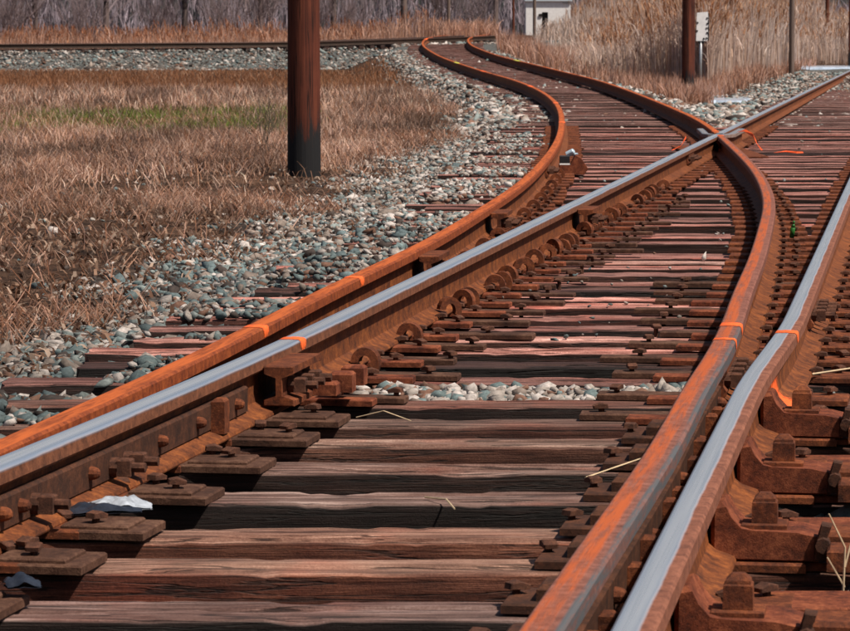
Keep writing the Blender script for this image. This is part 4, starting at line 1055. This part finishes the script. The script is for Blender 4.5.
for dx, dz in ((.10, .06), (.112, .18), (.10, .28), (.115, .38), (.11, .5), (-.10, .40), (-.11, .22), (.04, .05)): link('stud', stud, pn, (dx, 0, z0 + dz))
mbq = MB(); mbq.cyl((-.03, .03, -.2), (-.02, .03, z0 + .35), .032, n=10); link('post', mbq.mesh('post', M['galv'], True), sg)
mbq = MB().box(-.08, .05, -.0, .06, z0 - .06, z0 + .03, .006); link('bracket', mbq.mesh('bracket', M['black']), sg)
# shed
ysh = 172.0; zs = lambda v: CH + (40 - v) / F * ysh
xa, xb = px(525.5, ysh), px(570, ysh); zb = float(ground_z((xa + xb) / 2, ysh)) - .1; ze = zs(1.5)
sh = tag(empty('equipment_shed', ((xa + xb) / 2, ysh, zb)), 'small white lineside shed with dark open doorway beyond the far bend', 'shed')
hw_ = (xb - xa) / 2; hh = ze - zb; dl_, dr_ = px(541.5, ysh) - (xa + xb) / 2, px(547.5, ysh) - (xa + xb) / 2; dt = zs(12.5) - zb
mbq = MB(); mbq.box(-hw_, dl_, 0, .12, 0, hh); mbq.box(dr_, hw_, 0, .12, 0, hh); mbq.box(dl_, dr_, 0, .12, dt, hh)
mbq.box(-hw_, -hw_ + .12, .121, 2.2, 0, hh); mbq.box(hw_ - .12, hw_, .121, 2.2, 0, hh); mbq.box(-hw_, hw_, 2.201, 2.3, 0, hh); link('wall', mbq.mesh('wall', M['white']), sh)
mbq = MB(); mbq.prism([(-hw_ - .08, hh), (hw_ + .08, hh), (hw_ + .08, hh + .06), (0, hh + .32), (-hw_ - .08, hh + .06)], -.12, 2.4, .01); link('roof', mbq.mesh('roof', M['shed_roof']), sh)
mbq = MB().box(dl_ + .001, dr_ - .001, .14, .2, 0, dt); link('doorway', mbq.mesh('doorway', M['dark']), sh)
mbq = MB(); mbq.box(dl_ - .16, dl_ + .02, -.06, -.002, dt - .22, dt - .08, .01); mbq.box(dr_ - .18, dr_ - .02, -.03, .13, 0, dt - .3, .01); link('door', mbq.mesh('door', M['dark']), sh)
mbq = MB().box(hw_ - .42, hw_ - .02, -.05, -.002, hh - .12, hh - .05, .005); link('lamp', mbq.mesh('lamp', M['galv']), sh)

# frozen puddles, log, weed
def puddle(cx, cy, rx, ry, z, seed, lab):
    th = np.linspace(0, 2 * math.pi, 40, endpoint=False); rr = 1 + .5 * (fbm(np.cos(th) * 1.6 + seed, np.sin(th) * 1.6 + seed) - .5)
    v = [(cx, cy, z + .012)] + [(cx + rx * r_ * math.cos(t), cy + ry * r_ * math.sin(t), z + .012) for t, r_ in zip(th, rr)] + [(cx + rx * 1.1 * r_ * math.cos(t), cy + ry * 1.1 * r_ * math.sin(t), z - .12) for t, r_ in zip(th, rr)]
    f = [[0, 1 + i, 1 + (i + 1) % 40] for i in range(40)] + [[1 + i, 41 + i, 41 + (i + 1) % 40, 1 + (i + 1) % 40] for i in range(40)]
    return tag(link('frozen_puddle', mesh('frozen_puddle', v, f, M['ice'], False)), lab, 'ice')
for u, v_, rxp, ryy, s_, lab in ((716, 98, 30, 3.2, 2, 'pale blue ice patch at the foot of the right utility pole'), (810, 66, 40, 7.5, 6, 'long pale blue ice strip in the ditch beside the straight track')):
    Ys = np.linspace(30, 150, 2400); vg = 40 + F * (CH - ground_z(px(u, Ys), Ys)) / Ys
    yy = float(Ys[np.argmax(vg <= v_)]); zz = float(ground_z(px(u, yy), yy)); print('puddle', yy, zz)
    puddle(px(u, yy), yy, rxp / F * yy, ryy, max(zz, float(ground_z(px(u, yy) + rxp / F * yy * .6, yy))) + .0, s_, lab)
yy = 57.0; zz = float(ground_z(px(640, yy), yy))
mbq = MB(); mbq.cyl((px(627, yy), yy + .1, zz + .08), (px(652, yy), yy, zz + .09), .085, .08, 10, dome=.01); tag(link('old_log', mbq.mesh('old_log', M['log'])), 'short dark log lying on the gravel right of the branch track', 'log')
r = np.random.default_rng(12); cr = []
for j in range(14):
    a = r.random() * 6.28; grow(r, (0, 0, 0), (math.cos(a) * .35, math.sin(a) * .35, 1), .34 + r.random() * .25, .004, 2, cr, .1, (3, 6), .5)
yy = 38.0; o = link('dead_weed', segs_mesh('dead_weed', cr, (.13, .11, .085), M['twig']), None, (px(264, yy), yy, float(ground_z(px(264, yy), yy)))); tag(o, 'dark twiggy dead weed left of the thick utility pole', 'weed')
print('objects', len(bpy.data.objects), 'tris', sum(len(m.loop_triangles) if m.loop_triangles else sum(len(p.vertices) - 2 for p in m.polygons) for m in bpy.data.meshes))
